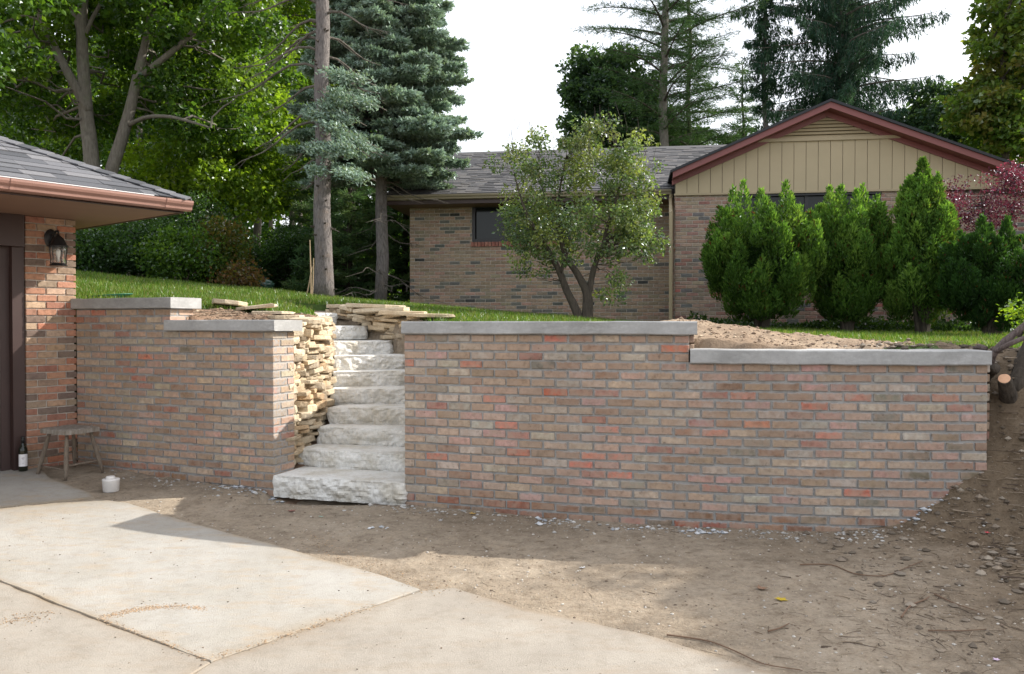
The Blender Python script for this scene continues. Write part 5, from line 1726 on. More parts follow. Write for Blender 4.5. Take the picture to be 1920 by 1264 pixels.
Ps = np.vstack(Ps); leaves(mb, Ps, rng.normal(size=Ps.shape), .16, .14, pal_cols(len(Ps), PIN)); mb.build('needles', MAT_NEEDLE, sp_t)

# blue spruce just behind it
b = W(713, 572, 15.6); b[2] = Tz(b[0], b[1]) - .05; tp = W(728, -640, 15.9)
def rp(f): return np.interp(f, [0, .08, .2, .35, .6, 1], [1.45, 1.68, 1.45, 1.15, .70, .1])
conifer('spruce_tree', 'full silvery blue-green spruce overhanging the left end of the house roof', b, tp, rp, W(0, 345, 15.6)[2], 330, .34, BLU, .078, .21, 22, 230, MAT_BARK_S, 'spruces on the lawn', r0=.10, up=.20, sub_len=.36, bare=.25)
mb = MB(); Ps = []; Us = []
for k in range(26):
    c_ = W(rng.uniform(585, 690), rng.uniform(135, 330), 13.1 + rng.random() * .8); ax = unit(np.array([rng.normal() * .5 - .6, -.6, .25 + rng.normal() * .2])); L = rng.uniform(.25, .5)
    o_ = np.array(W(700, 632 - F_PX * 0 - (632 - 0) + 0, 14.8)); o_ = c_ + np.array([.75, .9, -.05])
    mb2 = MB(); mb2.tube(curve3(c_ * .6 + o_ * .4, c_ + ax * L * .5, .04, 5, .03), [.008, .007, .006, .004, .002], 5, cap=False); stuff(mb2.build('branches', MAT_DEAD, [o for o in bpy.data.objects if o.name.startswith('spruce_tree') and 'silvery' in o.get('label', '')][0]))
    m_ = 260; u_2 = rng.random(m_) - .5; P_ = c_ + ax * L * u_2[:, None] + rng.normal(size=(m_, 3)) * [.07, .07, .045]; Ps.append(P_); Us.append(ax * .8 + rng.normal(size=(m_, 3)) * .6 + [0, 0, .2])
Ps = np.vstack(Ps); leaves(mb, Ps, np.vstack(Us), .075, .2, pal_cols(len(Ps), BLU))
mb.build('needles', MAT_NEEDLE, [o for o in bpy.data.objects if o.name.startswith('spruce_tree') and 'silvery' in o.get('label', '')][0])
# sparse lower dead twigs of the blue spruce
sps = [o for o in bpy.data.objects if o.name.startswith('spruce_tree')]
bs = [o for o in sps if 'silvery' in o.get('label', '')][0]
for k in range(26):
    mb = MB(); o = b + (tp - b) * rng.uniform(.015, .27); az = rng.random() * 6.28; L = rng.uniform(.5, 1.2); tt = np.linspace(0, 1, 7)
    bp = np.column_stack([o[0] + np.cos(az) * L * tt, o[1] + np.sin(az) * L * tt, o[2] + L * (-.25 * tt ** 2 + .1 * np.sin(tt * 5 + k))])
    mb.tube(bp, np.linspace(.016, .003, 7), 5, cap=False)
    for s in range(6):
        u = .3 + .7 * rng.random(); p = np.array([np.interp(u, tt, bp[:, q]) for q in range(3)]); aa = az + rng.choice([-1, 1]) * .7; l = .15 + .3 * rng.random()
        mb.tube([p, p + np.array([math.cos(aa) * l, math.sin(aa) * l, -.3 * l])], [.005, .002], 3, cap=False)
    mb.build('dead_bough', MAT_DEAD, bs)
# pines behind, between trunk and house
for px_, D_, lab_, w_ in ((655, 18.5, 'feathery green pine filling the space between the two spruce trunks', 1.35), (760, 19.5, 'feathery green pine against the left corner of the house', 1.2), (600, 20.5, 'dark young pine behind the bare spruce trunk', 1.3)):
    b = PZ(px_, D_); tp = W(px_, 215, D_)
    conifer('pine_tree', lab_, b, tp, lambda f: np.interp(f, [0, .3, 1], [1.3, 1.2, .15]) * w_ / 1.3, b[2] + .25, 70, .12, PIN, .15, .07, 11, 110, MAT_BARK_D, 'young pines behind the lawn', r0=.07, up=.18, bare=.1)

# right-hand background above the roofs
b = np.array([*W(1242, 400, 27)[:2], 1.5]); tp = W(1250, -420, 27.5)
conifer('larch_tree', 'airy larch with a straight grey trunk and long wide boughs above the roof', b, tp, lambda f: np.interp(f, [0, .3, .6, 1], [2.2, 2.9, 2.6, .4]), W(0, 270, 27)[2], 66, .10, LAR, .17, .05, 8, 62, MAT_BARK, 'conifers behind the house', r0=.17, up=.30, sub_len=.25)
b = np.array([*W(1291, 400, 30)[:2], 1.5]); tp = W(1294, -160, 30.5)
conifer('larch_tree', 'second thinner larch just right of the wide airy one', b, tp, lambda f: np.interp(f, [0, .4, 1], [2.7, 2.5, .5]), W(0, 300, 30)[2], 70, .12, LAR, .18, .05, 8, 60, MAT_BARK, 'conifers behind the house', r0=.12, up=.10, sub_len=.22)
b = np.array([*W(1436, 400, 29)[:2], 1.5]); tp = W(1434, -330, 29.3)
conifer('spruce_tree', 'narrow dark spruce with a bare pole-like stem left of the widest spruce', b, tp, lambda f: np.interp(f, [0, .3, .5, 1], [.5, 1.0, 1.5, .3]), W(0, 205, 29)[2], 70, .30, DKS, .17, .09, 11, 90, MAT_BARK_S, 'conifers behind the house', r0=.10, up=.05, hang=.9)
b = np.array([*W(1574, 400, 28)[:2], 1.5]); tp = W(1580, -330, 28.3)
conifer('spruce_tree', 'large dark spruce with drooping curtains of twigs behind the gable peak', b, tp, lambda f: np.interp(f, [0, .15, .45, .7, 1], [2.5, 2.9, 2.7, 1.8, .2]), W(0, 250, 28)[2], 78, .42, DKS, .17, .09, 11, 85, MAT_BARK_S, 'conifers behind the house', r0=.14, up=.22, hang=.95, sub_len=.30)
b = np.array([*W(1395, 400, 33)[:2], 1.5]); tp = W(1392, 120, 33)
conifer('pine_tree', 'soft light green pine low behind the left slope of the gable roof', b, tp, lambda f: np.interp(f, [0, .5, 1], [1.6, 1.5, .2]), 3.0, 60, .15, PIN, .2, .07, 9, 90, MAT_BARK_D, 'conifers behind the house', r0=.1)
GRN_HAZE = [(.045, .09, .05), (.06, .11, .055), (.075, .13, .06), (.035, .07, .042)]  # distance haze put into these far greens as a paler, bluer tint
GRN_R = [(.10, .17, .035), (.13, .20, .04), (.17, .22, .05), (.20, .17, .05), (.08, .14, .03)]
def far_tree(label, px, D, ell, nl, pal, ls=.17, r0=.16, cr=(.22, .62), name='maple_tree'):
    b = np.array([*W(px, 400, D)[:2], 1.5])
    return broad_tree(name, label, 'tree', [([b, W(px, 400, D), W(px + 3, 300, D), W(px, ell[0][0][2] * 0 + proj(ell[0][0])[1] - 10, D)], [r0 * 1.3, r0, r0 * .8, r0 * .4])], ell, nclump=max(20, nl // 170), cr=cr, nleaf=nl, lsize=ls, pal=pal, group='broadleaf trees behind the house', frac=.4, bark=MAT_BARK_D, shell=.1, squash=.6)
far_tree('rounded dark green maple directly left of the airy larch', 1140, 31, [(W(1135, 200, 31), (1.4, 1.4, 1.4)), (W(1105, 135, 31), (.7, .8, .7)), (W(1160, 125, 31), (.6, .8, .6)), (W(1190, 245, 31), (1.5, 1.4, 1.1)), (W(1085, 250, 31), (.7, .8, 1.0)), (W(1075, 180, 31), (.45, .6, .5)), (W(1205, 170, 31), (.6, .6, .7))], 26000, GRN_HAZE)
far_tree('dark broadleaf tree under the two larches behind the roof ridge', 1250, 34, [(W(1240, 265, 34), (2.0, 1.4, .9)), (W(1330, 285, 34), (2.2, 1.4, .7))], 9000, GRN_HAZE)
far_tree('dark leafy tree behind the right slope of the gable roof', 1760, 27, [(W(1752, 225, 27), (1.2, 1.4, 1.0)), (W(1700, 260, 27), (1.0, 1.2, .6)), (W(1830, 275, 27), (1.6, 1.4, .8))], 18000, GRN_HAZE)
far_tree('sunlit maple with a hint of autumn colour at the right edge', 1880, 24, [(W(1895, 110, 24), (1.1, 1.4, 1.9)), (W(1860, 190, 24), (1.1, 1.2, .9)), (W(1935, -40, 24), (1.4, 1.4, 1.6)), (W(1900, 260, 24), (1.4, 1.2, .8))], 22000, GRN_R)
# unseen tree off to the right, crown shaped to shade the dirt
_cr = []
for gx_, gy_, r_, z_ in ((2.7, 5.3, .7, 6.6), (3.6, 4.7, 1.1, 7.2), (3.3, 3.7, .9, 6.2), (4.7, 5.6, 1.2, 7.6), (2.5, 4.5, .45, 6.8), (4.5, 3.2, 1.2, 6.4), (5.2, 4.4, 1.2, 7.4), (2.2, 5.55, .4, 6.0), (3.0, 2.7, .8, 6.2)):
    k_ = z_ / SUNV[2]; _cr.append(((gx_ + SUNV[0] * k_, gy_ + SUNV[1] * k_, z_), (r_ + .1, r_ + .1, .6)))
broad_tree('maple_tree', 'spreading maple standing beyond the right end of the long brick wall', 'tree', [([(13.4, 7.4, 1.2), (13.4, 7.4, 3.0), (13.2, 7.3, 5), (13.1, 7.2, 7)], [.25, .2, .15, .06])],
    _cr, 230, (.4, .7), 52000, .16, GRN, frac=.4)

# ================================================================== SHRUBS BY THE HOUSE
ARB = [(.075, .155, .03), (.10, .20, .036), (.055, .115, .022), (.16, .26, .05), (.04, .085, .018)]
def arborvitae(label, px, ybase, D, w, zt, plumes, n, point=0.0, pal=ARB):
    c = W(px, ybase, D); b = np.array([c[0], c[1], Tz(c[0], c[1]) - .04])
    t = thing('arborvitae', label, 'shrub', b, 'evergreen shrubs along the gable wall')
    H = zt - b[2]
    mb = MB()
    for k in range(14):
        az = k * 2.4; r = w * (.15 + .3 * rng.random()); e = b + np.array([math.cos(az) * r, math.sin(az) * r, H * (.35 + .3 * rng.random())])
        mb.tube(curve3(b + np.array([math.cos(az), math.sin(az), 0]) * .05, e, .05, 6, .02), np.linspace(.035, .012, 6), 6, cap=False)
    mb.build('stems', MAT_BARK_D, t)
    fm = MB(); Ps, Us, Cs = [], [], []
    pal_ = np.array(pal)
    per = n // plumes
    for k in range(plumes):
        f_ = (k + .5) / plumes
        az = k * 2.39996 + rng.random() * .3
        hz = .15 + .66 * rng.random() ** .9
        prof = np.interp(hz, [.1, .25, .5, .7, .85, 1.0], [.34, .80, 1.08, .95, .62, .20]) if point == 0 else np.interp(hz, [.1, .25, .4, .6, .75, .9], [.55, 1.0, 1.0, .62, .32, .02])
        rr = w * prof * (.55 + .33 * rng.random() ** .5)
        o = b + np.array([math.cos(az) * rr, math.sin(az) * rr * .9, H * hz])
        L = H * rng.uniform(.15, .25); pw_ = L * rng.uniform(.27, .36)
        tt = rng.random(per); ang = rng.random(per) * 2 * PI
        rad = pw_ * np.sin(np.clip(tt * 1.02, 0, 1) ** .62 * PI) ** .8 * (.55 + .45 * rng.random(per))
        lean = np.array([math.cos(az), math.sin(az), 0]) * .28
        P = o + np.column_stack([np.cos(ang) * rad, np.sin(ang) * rad, (tt - .35) * L]) + lean * (tt[:, None] - .3) * L
        U = np.column_stack([np.cos(ang) * .5, np.sin(ang) * .5, np.full(per, .9)]) + rng.normal(size=(per, 3)) * .35
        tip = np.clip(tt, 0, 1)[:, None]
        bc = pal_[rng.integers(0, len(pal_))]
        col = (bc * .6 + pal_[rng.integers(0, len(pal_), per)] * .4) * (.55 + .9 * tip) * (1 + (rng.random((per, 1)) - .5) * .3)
        brown = rng.random(per) < .015
        col[brown] = (.10, .05, .02)
        Ps.append(P); Us.append(U); Cs.append(np.clip(col, 0, 1))
    if point:                                             # one clean leading cone
        q_ = 5200; tt = rng.random(q_) ** 1.3; ang = rng.random(q_) * 6.283; L = H * .50; rad = w * .62 * (1 - tt) ** .85 * (.6 + .4 * rng.random(q_) ** .5)
        Ps.append(b + np.array([0, 0, H * .53]) + np.column_stack([np.cos(ang) * rad, np.sin(ang) * rad, tt * L])); Us.append(np.column_stack([np.cos(ang) * .6, np.sin(ang) * .6, np.full(q_, .9)]) + rng.normal(size=(q_, 3)) * .35)
        Cs.append(np.clip(pal_[rng.integers(0, len(pal_), q_)] * (.8 + .5 * rng.random((q_, 1))), 0, 1))
    for k in range(5):                                    # leading shoots that stand above the crown
        if point: break
        az = rng.random() * 6.28; o = b + np.array([math.cos(az) * w * .5 * rng.random() ** .5, math.sin(az) * w * .4, H * .78]); L = H * rng.uniform(.20, .30); q_ = 420
        tt = rng.random(q_); ang = rng.random(q_) * 6.283; rad = L * .30 * (1 - tt) ** .8 * (.5 + .5 * rng.random(q_))
        Ps.append(o + np.column_stack([np.cos(ang) * rad, np.sin(ang) * rad, tt * L])); Us.append(np.column_stack([np.cos(ang) * .5, np.sin(ang) * .5, np.full(q_, 1.0)]) + rng.normal(size=(q_, 3)) * .3)
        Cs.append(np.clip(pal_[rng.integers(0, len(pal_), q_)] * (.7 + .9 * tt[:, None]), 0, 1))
    # inner fill
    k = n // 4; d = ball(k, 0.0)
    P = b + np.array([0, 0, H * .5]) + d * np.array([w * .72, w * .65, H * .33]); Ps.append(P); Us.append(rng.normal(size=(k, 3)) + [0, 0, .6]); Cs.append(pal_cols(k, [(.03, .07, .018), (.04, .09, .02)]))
    P = np.vstack(Ps)
    leaves(fm, P, np.vstack(Us), .062 * (.5 + .9 * rng.random(len(P))), .17, np.vstack(Cs), .08)
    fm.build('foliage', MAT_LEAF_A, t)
MAT_LEAF_A = leaf_mat('arborvitae_spray', .40, .08, (1.5, 1.5, .7))
arborvitae('broad round-topped evergreen shrub, first of the row from the downspout', 1428, 622, 12.4, .88, W(0, 366, 12.4)[2], 190, 60000)
arborvitae('evergreen shrub with two upright tips, second of the row from the downspout', 1587, 624, 12.6, .60, W(0, 360, 12.6)[2], 160, 50000)
arborvitae('pointed cone-shaped evergreen shrub with the single tallest tip', 1728, 630, 12.2, .58, W(0, 310, 12.2)[2], 150, 48000, point=1)
arborvitae('dark shaded evergreen shrub beneath the red-leaved tree', 1858, 640, 11.4, .66, W(0, 425, 11.4)[2], 120, 30000, pal=[(.03, .075, .018), (.045, .10, .02), (.025, .06, .016)])  # shade beneath the tree put into a darker leaf palette
RED = [(.15, .03, .05), (.20, .045, .075), (.09, .025, .045), (.06, .022, .035), (.30, .07, .10)]
c = W(1850, 375, 12.9); bb = W(1860, 620, 12.9); bb[2] = Tz(bb[0], bb[1]) - .05
broad_tree('purple_leaf_plum', 'small ornamental tree with dark red leaves against the gable', 'tree', [([bb, W(1855, 520, 12.9), W(1850, 440, 12.9), W(1840, 370, 12.9)], [.05, .045, .035, .015]), ([W(1857, 540, 12.9), W(1885, 450, 12.8), W(1905, 370, 12.8)], [.04, .03, .012])],
    [(W(1845, 385, 12.8), (.62, .5, .42)), (W(1900, 360, 12.8), (.45, .5, .50)), (W(1790, 370, 12.9), (.3, .35, .28)), (W(1880, 330, 12.9), (.4, .3, .2))], 90, (.10, .2), 4600, .048, RED, bark=MAT_BARK_D, ratio=.25, frac=.9, limb_r=.008, shell=.2, leafmat=leaf_mat('purple_leaf', .35, .25, (1.2, .8, .9)))
# small multi-stemmed tree in front of the low wing
c0 = W(1093, 600, 12.3); c0[2] = Tz(c0[0], c0[1]) - .05
D_ = 12.3
stems_ = [([c0 + [-.03, 0, 0], W(1078, 575, D_), W(1062, 545, D_), W(1050, 510, D_), W(1033, 478, D_), W(1010, 440, D_ - .1), W(985, 400, D_ - .2), W(965, 330, D_ - .2)], [.075, .062, .056, .05, .042, .03, .02, .008]),
          ([c0 + [.05, 0, 0], W(1103, 570, D_), W(1100, 545, D_), W(1082, 512, D_), W(1062, 485, D_), W(1048, 440, D_), W(1045, 380, D_), W(1060, 300, D_)], [.09, .08, .065, .05, .042, .03, .02, .008]),
          ([W(1101, 560, D_), W(1108, 530, D_), W(1115, 495, D_), W(1130, 465, D_), W(1140, 420, D_), W(1160, 360, D_), W(1175, 290, D_)], [.055, .045, .04, .034, .026, .016, .006]),
          ([W(1052, 515, D_), W(1058, 480, D_), W(1050, 430, D_), W(1020, 370, D_), W(1010, 320, D_)], [.03, .024, .018, .012, .005]),
          ([W(1132, 462, D_), W(1165, 430, D_), W(1200, 400, D_), W(1225, 360, D_)], [.022, .018, .012, .005])]
LIL = [(.11, .17, .075), (.14, .21, .09), (.18, .25, .10), (.075, .125, .06), (.27, .30, .09), (.19, .20, .09)]
extra = []
broad_tree('lilac_tree', 'small multi-stemmed tree with open twiggy crown before the low wing of the house', 'tree', stems_,
    [(W(1090, 440, D_), (1.09, 0.70, 0.48)), (W(1000, 400, D_), (0.57, 0.50, 0.57)), (W(1180, 390, D_), (0.60, 0.50, 0.48)), (W(1120, 310, D_), (0.71, 0.50, 0.48)), (W(985, 300, D_), (0.46, 0.40, 0.40)), (W(1190, 310, D_), (0.46, 0.40, 0.41)), (W(1200, 450, D_), (0.40, 0.40, 0.29)), (W(1000, 490, D_), (0.29, 0.30, 0.32)), (W(1150, 545, D_), (0.21, 0.20, 0.30)), (W(1110, 240, D_), (0.34, 0.30, 0.18))],
    250, (.10, .22), 19500, .056, LIL, bark=MAT_BARK_D, ratio=.30, frac=1.0, limb_r=.009, shell=.15, leafmat=leaf_mat('glossy_lilac_leaf', .45, .18, (1.3, 1.4, .6)))
mb = MB()
tw = [o for o in bpy.data.objects if o.name.startswith('lilac_tree')][0]
for k in range(70):
    a = W(rng.uniform(950, 1230), rng.uniform(230, 330), D_ + rng.normal() * .3); mb.tube([a, a + rng.normal(size=3) * .03 + [0, 0, .12], a + rng.normal(size=3) * .06 + [0, 0, .26 + .12 * rng.random()]], [.004, .003, .0015], 3, cap=False)
stuff(mb.build('twigs', MAT_DEAD, tw))
# low ground cover along the gable wall
mb = MB(); n = 9000; a_ = rng.uniform(0.2, 6.0, n); dd = rng.uniform(.15, 1.4, n)
P = np.array([HP(x, y, 0) for x, y in zip(a_, dd)]); P[:, 2] = terrain(P[:, 0], P[:, 1]) + rng.random(n) * .16 * (1 + vnoise(P, 2, 4))
leaves(mb, P, rng.normal(size=(n, 3)) + [0, 0, .4], .06, .4, pal_cols(n, GRN_D)); tag(stuff(mb.build('ground_cover', MAT_LEAF)), 'low dark ground cover plants along the foot of the gable wall', 'ground cover')
# leafy light shrub at the right edge
shrub('bush', 'light yellow-green bush behind the fallen branches at the right edge', 1938, 592, 9.6, (.10, .2, .09), 500, .055, GRN_Y, None, ncl=26)

# ================================================================== GRASS
n = 260000
gxr = np.concatenate([rng.uniform(-9.5, 2.8, n), rng.uniform(2.0, 10, n // 3)]); gyr = np.concatenate([7.0 + 10.5 * rng.random(n) ** 1.1, rng.uniform(6.6, 14, n // 3)])
m = is_lawn(gxr, gyr)
gxr, gyr = gxr[m], gyr[m]
gzr = terrain(gxr, gyr)
P = np.stack([gxr, gyr, gzr], -1)
dens = vnoise(P, 1.3, 6) * .5 + .5
m = rng.random(len(P)) < .55 + .45 * dens; P = P[m]; dens = dens[m]
n = len(P)
h = (.035 + .055 * rng.random(n)) * (.7 + .6 * dens)
U = np.stack([rng.normal(size=n) * .45, rng.normal(size=n) * .45, np.ones(n)], -1); U = unit(U)
S = unit(np.cross(U, rng.normal(size=(n, 3)))) * (.0045 + .003 * rng.random(n))[:, None]
tip = P + U * h[:, None]; v = np.stack([P - S, P + S, tip], 1).reshape(-1, 3)
col = pal_cols(n, [(.09, .18, .022), (.12, .23, .03), (.07, .14, .02), (.17, .24, .05), (.22, .22, .09)], var=.25)
mb = MB(); mb.add(v, np.arange(3 * n).reshape(n, 3), np.repeat(col, 3, 0)); tag(stuff(mb.build('grass', MAT_GRASS)), 'short green lawn grass on the rise behind the walls', 'grass')

# ================================================================== DEBRIS ON THE DIRT
def rocks(P, size, mat, name, label, cat, flat=.6, pal=None):
    n = len(P)
    base = np.array([[0, 0, 1], [.9, 0, .3], [.3, .85, .3], [-.7, .5, .3], [-.7, -.5, .3], [.3, -.85, .3], [.3, 0, -.8], [-.3, .1, -.8]])
    fs = np.array([[0, 1, 2], [0, 2, 3], [0, 3, 4], [0, 4, 5], [0, 5, 1], [1, 6, 2], [2, 6, 7], [2, 7, 3], [3, 7, 4], [4, 7, 5], [5, 7, 6], [5, 6, 1]])
    v = base[None] * (.75 + .5 * rng.random((n, 8, 1))) * size[:, None, None] * np.array([1, 1, flat])
    th = rng.random(n) * 6.28; c, s = np.cos(th)[:, None], np.sin(th)[:, None]
    v = np.stack([v[..., 0] * c - v[..., 1] * s, v[..., 0] * s + v[..., 1] * c, v[..., 2]], -1) + P[:, None]
    mb = MB(); f = (fs[None] + np.arange(n)[:, None, None] * 8).reshape(-1, 3)
    mb.add(v.reshape(-1, 3), f, np.repeat(pal_cols(n, pal, var=.25), 8, 0))
    return tag(stuff(mb.build(name, mat)), label, cat)
def attr_mat(name, rough=.9):
    m, nt, b = M(name); nt.links.new(attr(nt), b.inputs['Base Color']); b.inputs['Roughness'].default_value = rough; return m
MAT_ROCK = attr_mat('loose_stone'); MAT_TWIG = attr_mat('twig')
def along_walls(n, spread):
    x = rng.uniform(-3.9, 3.35, n); y = np.where(x < -2.0, YL(x), np.where(x < -.91, 6.95 - .3 * (x + .91) * 1.0, YR(np.clip(x, -1, 3.41)))) - .03 - np.abs(rng.normal(size=n)) * spread
    return x, y
def onz(x, y): return np.stack([x, y, ground_z(x, y)], -1)
x, y = along_walls(1900, .16); k = rng.random(len(x)) < (.35 + .65 * (vnoise(np.stack([x, y, 0 * x], -1), 2.5, 12) > .1)); x, y = x[k], y[k]
rocks(onz(x, y), .006 + .018 * rng.random(len(x)) ** 4, MAT_ROCK, 'mortar_crumbs', 'pale grey mortar crumbs scattered along the foot of both walls', 'rubble', .6, [(.36, .35, .33), (.28, .26, .23), (.46, .45, .43), (.27, .22, .17), (.22, .18, .14)])
cl = []
for px_, py_, s_, k_ in ((1310, 998, .10, 26), (1350, 1000, .05, 10), (1690, 968, .06, 12), (1722, 965, .06, 14), (1745, 958, .05, 12), (1640, 985, .07, 12), (1605, 985, .05, 8), (1770, 940, .04, 6), (1030, 975, .08, 10), (700, 990, .08, 6), (455, 915, .14, 22), (490, 922, .1, 18), (1010, 982, .05, 6), (1190, 992, .07, 8)):
    p = G(px_, py_); cl.append(np.column_stack([p[0] + rng.normal(size=k_) * s_, p[1] + rng.normal(size=k_) * s_ * .35]))
cl = np.vstack(cl); rocks(onz(cl[:, 0], cl[:, 1]) + [0, 0, .004], .008 + .022 * rng.random(len(cl)) ** 1.6, MAT_ROCK, 'mortar_lumps', 'pale blue-grey mortar lumps heaped in small patches at the wall foot', 'rubble', .5, [(.44, .46, .48), (.36, .38, .41), (.50, .51, .52)])
n = 11000; x = rng.uniform(-4.5, 4.5, n); y = rng.uniform(2.9, 7.2, n); P = onz(x, y); m = ~is_lawn(x, y) & (P[:, 2] < .9) & ((x > -.6) | (y > 5.6)) ; P = P[m]
rocks(P, .003 + .010 * rng.random(len(P)) ** 4, MAT_ROCK, 'gravel', 'small stones and grit scattered over the bare dirt', 'gravel', .7, [(.30, .24, .17), (.22, .17, .12), (.38, .33, .27), (.15, .11, .08), (.45, .42, .38)])
n = 5000; x = rng.uniform(2.0, 4.6, n); y = rng.uniform(3.6, 7.2, n); m = is_bank(x, y) | (rng.random(n) < .25) & (y < YR(np.clip(x, -1, 3.41)) - .05); P = onz(x[m], y[m])
rocks(P, .004 + .036 * rng.random(len(P)) ** 4, MAT_ROCK, 'soil_clods', 'crumbling dark clods of earth on the bank at the wall end', 'soil', .7, [(.15, .12, .09), (.20, .16, .12), (.09, .07, .05), (.25, .21, .165)])
n = 2200; x = np.concatenate([rng.uniform(1.1, 3.4, n), rng.uniform(-3.6, -2.1, n // 2)]); y = np.concatenate([rng.uniform(6.6, 9, n), rng.uniform(7.7, 9.4, n // 2)]); m = is_soil_r(x, y) | is_soil_l(x, y)
x, y = x[m], y[m]; m = (y > np.where(x < -2, YL(x), YR(np.clip(x, -1, 3.41))) + .36); P = onz(x[m], y[m])
rocks(P, .005 + .020 * rng.random(len(P)) ** 3.5, MAT_ROCK, 'soil_clods', 'loose clods and lumps of fresh soil behind the low copings', 'soil', .7, [(.22, .15, .10), (.30, .22, .155), (.16, .11, .07), (.36, .28, .2)])
def twig_mesh(P, th, L, r, seg=4):
    mb = MB()
    for p, t, l, rr in zip(P, th, L, r):
        k = 5; tt = np.linspace(-.5, .5, k); bend = rng.normal() * .25
        pts = np.column_stack([p[0] + np.cos(t + bend * tt * 2) * l * tt, p[1] + np.sin(t + bend * tt * 2) * l * tt, np.zeros(k)])
        pts[:, 2] = p[2] + rr + .2 * rr * rng.random(k) + np.abs(tt) * l * .04 * rng.random()
        c = np.array([(.12, .085, .055), (.20, .15, .10), (.08, .055, .04), (.28, .22, .16)])[rng.integers(0, 4)]
        mb.tube(pts, np.linspace(rr, rr * .4, k), 4, cap=False, col=c)
    return mb
n = 5200
x = rng.uniform(-1.0, 4.2, n); y = rng.uniform(3.3, 6.3, n)
wgt = np.clip((x - .2) / 2.4, .03, 1) ** 1.5 * np.clip((6.4 - y) / 2.2, .15, 1) + .05
nz_ = vnoise(np.stack([x, y, 0 * x], -1), 1.7, 44)
m = rng.random(n) < wgt * np.clip(.65 + nz_ * 1.1, .1, 1.2); x, y = x[m], y[m]; m = (y < YR(np.clip(x, -1, 3.41)) - .03) | (x > 3.45); P = onz(x[m], y[m])
k = len(P); mb = twig_mesh(P, rng.random(k) * PI * 2, .03 + .13 * rng.random(k) ** 2.5, .0010 + .0020 * rng.random(k) ** 2)
tag(stuff(mb.build('twigs', MAT_TWIG)), 'fine broken twigs and roots littering the dirt at lower right', 'twigs')
n = 500; x = np.concatenate([rng.uniform(-3.4, -2.2, n), rng.uniform(3.1, 4.4, n)]); y = np.concatenate([rng.uniform(7.9, 9.2, n), rng.uniform(4.8, 7.2, n)]); P = onz(x, y); k = len(P)
m = is_soil_l(x, y) | is_bank(x, y); P = P[m]; k = len(P)
mb = twig_mesh(P, rng.random(k) * PI * 2, .05 + .14 * rng.random(k), .0015 + .003 * rng.random(k)); tag(stuff(mb.build('twigs', MAT_TWIG)), 'root fibres and twigs mixed into the soil bed and the bank', 'twigs')
st = []
for (pa, pb, pc), k_, s_ in ((((192, 1163), (250, 1146), (300, 1143)), 900, .022), (((300, 1143), (345, 1140), (385, 1147)), 500, .02), (((15, 1166), (50, 1164), (78, 1160)), 240, .05), (((395, 1240), (560, 1190), (700, 1140)), 500, .02), (((190, 1166), (290, 1204), (390, 1243)), 350, .014), (((560, 1000), (700, 1075), (830, 1110)), 900, .06)):
    a_, b_2, c_2 = G(*pa)[:2], G(*pb)[:2], G(*pc)[:2]; u = rng.random(k_)[:, None]
    st.append((1 - u) ** 2 * a_ + 2 * u * (1 - u) * b_2 + u ** 2 * c_2 + rng.normal(size=(k_, 2)) * s_)
st = np.vstack(st); k = len(st); P = np.column_stack([st, terrain(st[:, 0], st[:, 1]) + .012])
rocks(P, .0015 + .005 * rng.random(k) ** 3, MAT_ROCK, 'loose_grit', 'brown grit and crumbs washed in lines over the concrete slabs', 'grit', .6, [(.36, .24, .14), (.30, .21, .13), (.22, .16, .11), (.42, .31, .20)])
k = 260; x = rng.uniform(-4, 1.2, k); y = rng.uniform(3.4, 6.6, k); P = np.column_stack([x, y, terrain(x, y) + .013]); rocks(P, .002 + .006 * rng.random(k) ** 2, MAT_ROCK, 'leaf_crumbs', 'dark leaf crumbs dotted over the concrete slabs', 'litter', .5, [(.10, .07, .05), (.16, .10, .06), (.07, .05, .035)])
n = 420; x = rng.uniform(3.0, 4.4, n); y = rng.uniform(4.6, 6.9, n); m = (y < YR(np.clip(x, -1, 3.41)) - .03) | (x > 3.46); P = onz(x[m], y[m]); k = len(P)
mb = twig_mesh(P + [0, 0, .01], rng.random(k) * PI * 2, .10 + .25 * rng.random(k) ** 2, .002 + .004 * rng.random(k) ** 2); tag(stuff(mb.build('roots', MAT_TWIG)), 'tangle of torn roots lying over the dark bank at the wall end', 'roots')
BT = [([(1250, 1194), (1330, 1205), (1380, 1222), (1430, 1250), (1505, 1262)], .0045, 'long thin bent root lying across the concrete edge at the bottom right'),
      ([(1690, 1160), (1705, 1140), (1735, 1128), (1742, 1122)], .006, 'forked brown stick on the dirt at the lower right'),
      ([(1500, 1061), (1560, 1060), (1600, 1080), (1660, 1084), (1700, 1068), (1730, 1055)], .0045, 'curling root running over the dirt below the low coping'),
      ([(1440, 1186), (1460, 1182), (1480, 1172)], .005, 'short curved reddish stick lying by itself'),
      ([(1752, 1118), (1790, 1135), (1840, 1150)], .005, 'straight thin twig at lower right pointing away from the wall'),
      ([(1740, 1185), (1800, 1188), (1850, 1182)], .004, 'bleached twig among the litter in the bottom right corner')]
for pts, r, lab in BT:
    P = np.array([G(*p) for p in pts]); P[:, 2] = ground_z(P[:, 0], P[:, 1]) + r + .004
    q, rr = stem(P, np.linspace(r, r * .5, len(P)))
    mb = MB(); mb.tube(q, rr, 6, col=(.16, .10, .065)); tag(mb.build('stick', MAT_TWIG), lab, 'stick', 'sticks and roots on the dirt')
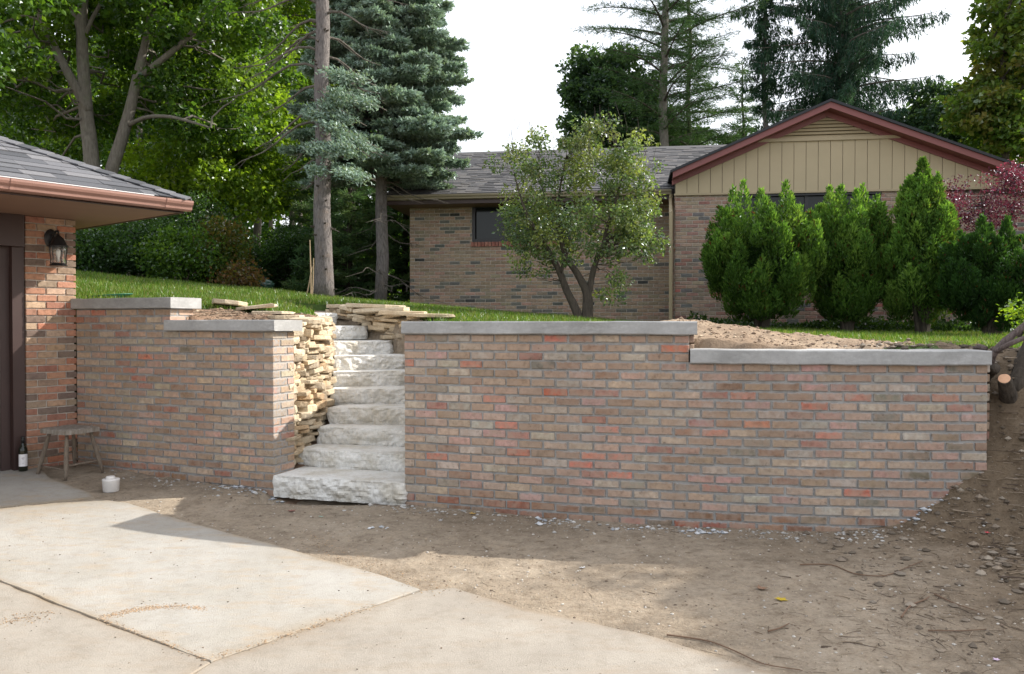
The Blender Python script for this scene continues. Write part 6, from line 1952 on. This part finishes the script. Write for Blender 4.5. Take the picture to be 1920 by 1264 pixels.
def flat_leaf(px, py, s, col, lab, name='leaf', cat='leaf'):
    p = G(px, py); z = Tz(p[0], p[1]) + .008
    th = np.linspace(0, 2 * PI, 11)[:-1]; r = s * (.55 + .45 * (np.arange(10) % 2)) * (1 + .2 * rng.random(10))
    V = np.column_stack([p[0] + np.cos(th) * r, p[1] + np.sin(th) * r, z + .35 * s * (np.arange(10) % 2) * rng.random(10)])
    V = np.vstack([V, [[p[0], p[1], z + .1 * s]]]); V2 = V - [0, 0, .0015]
    mb = MB(); mb.add(np.vstack([V, V2]), [(i, (i + 1) % 10, 10) for i in range(10)] + [(11 + (i + 1) % 10, 11 + i, 21) for i in range(10)] + [((i + 1) % 10, i, 11 + i, 11 + (i + 1) % 10) for i in range(10)], col)
    tag(mb.build(name, MAT_ROCK), lab, cat, 'leaves and scraps on the dirt')
flat_leaf(1465, 1125, .035, (.42, .30, .02), 'curled yellow leaf on the dirt below the right wall')
flat_leaf(1428, 1104, .035, (.22, .13, .08), 'dry brown leaf just left of the yellow leaf')
flat_leaf(547, 960, .032, (.20, .09, .07), 'curled brown leaf on the dirt in front of the bottom step')
flat_leaf(886, 967, .03, (.40, .26, .08), 'tan leaf at the foot of the right wall')
flat_leaf(1850, 996, .018, (.60, .08, .10), 'bright pink petal on the bank', 'petal', 'petal')
flat_leaf(1868, 1240, .016, (.55, .42, .55), 'pale lilac petal in the bottom right corner', 'petal', 'petal')
flat_leaf(1092, 1067, .02, (.50, .50, .50), 'small white scrap on the dirt', 'scrap', 'scrap')
flat_leaf(602, 970, .02, (.28, .36, .30), 'greenish scrap on the dirt before the steps', 'scrap', 'scrap')

# ================================================================== CUT TREE AT THE RIGHT
D_ = float(np.clip(G(1895, 748)[1] + .02, 5.8, 6.8)); print('felled at', D_, G(1895, 748), G(1850, 715))
MAT_BRANCH = bark_mat('purplish_branch_bark', (.07, .05, .045), (.20, .155, .14), 22)
lg = thing('felled_tree', 'cut-down dark tree with sawn stubs lying on the bank past the wall end', 'log', W(1880, 735, D_))
mb = MB()
q, r = stem([W(1902, 748, D_ + .05), W(1906, 725, D_), W(1912, 695, D_ + .05), W(1925, 660, D_ + .1), W(1960, 610, D_ + .1)], [.05, .058, .062, .06, .04]); mb.tube(q, r, 12, rough=.3); mb.build('trunk', MAT_BARK_D, lg, True)
mb = MB(); a = W(1892, 748, D_ - .0); e = W(1883, 710, D_ - .16); mb.tube([a, (a + e) / 2, e], [.066, .056, .048], 14, rough=.15); st_ = mb.build('sawn_stub', MAT_BARK_D, lg, False)
u = unit(e - a); mb = MB(); mb.tube([e + u * .001, e + u * .003, e + u * .004], [.041, .040, .036], 14, rough=.06); mb.build('sawn_face', MAT_SAWN, st_)
mb = MB(); q, r = stem([W(1848, 712, D_ + .1), W(1856, 698, D_), W(1868, 690, D_ - .1)], [.030, .036, .036]); mb.tube(q, r, 10, rough=.3); mb.build('stub', MAT_BARK_D, lg, True)
mb = MB(); q, r = stem([W(1856, 690, D_ + .1), W(1862, 662, D_), W(1885, 640, D_), W(1915, 615, D_), W(1960, 580, D_)], [.022, .027, .029, .027, .022]); mb.tube(q, r, 9, rough=.3); mb.build('branch', MAT_BRANCH, lg, True)
mb = MB(); q, r = stem([W(1866, 660, D_), W(1890, 646, D_ - .1), W(1925, 632, D_ - .1), W(1970, 615, D_ - .1)], [.018, .019, .018, .014]); mb.tube(q, r, 9, rough=.3); mb.build('branch', MAT_BRANCH, lg, True)
mb = MB(); q, r = stem([W(1848, 655, D_ + .05), W(1838, 650, D_ + .1), W(1826, 652, D_ + .15)], [.024, .022, .016]); mb.tube(q, r, 8, rough=.2); mb.build('branch', MAT_BRANCH, lg, True)
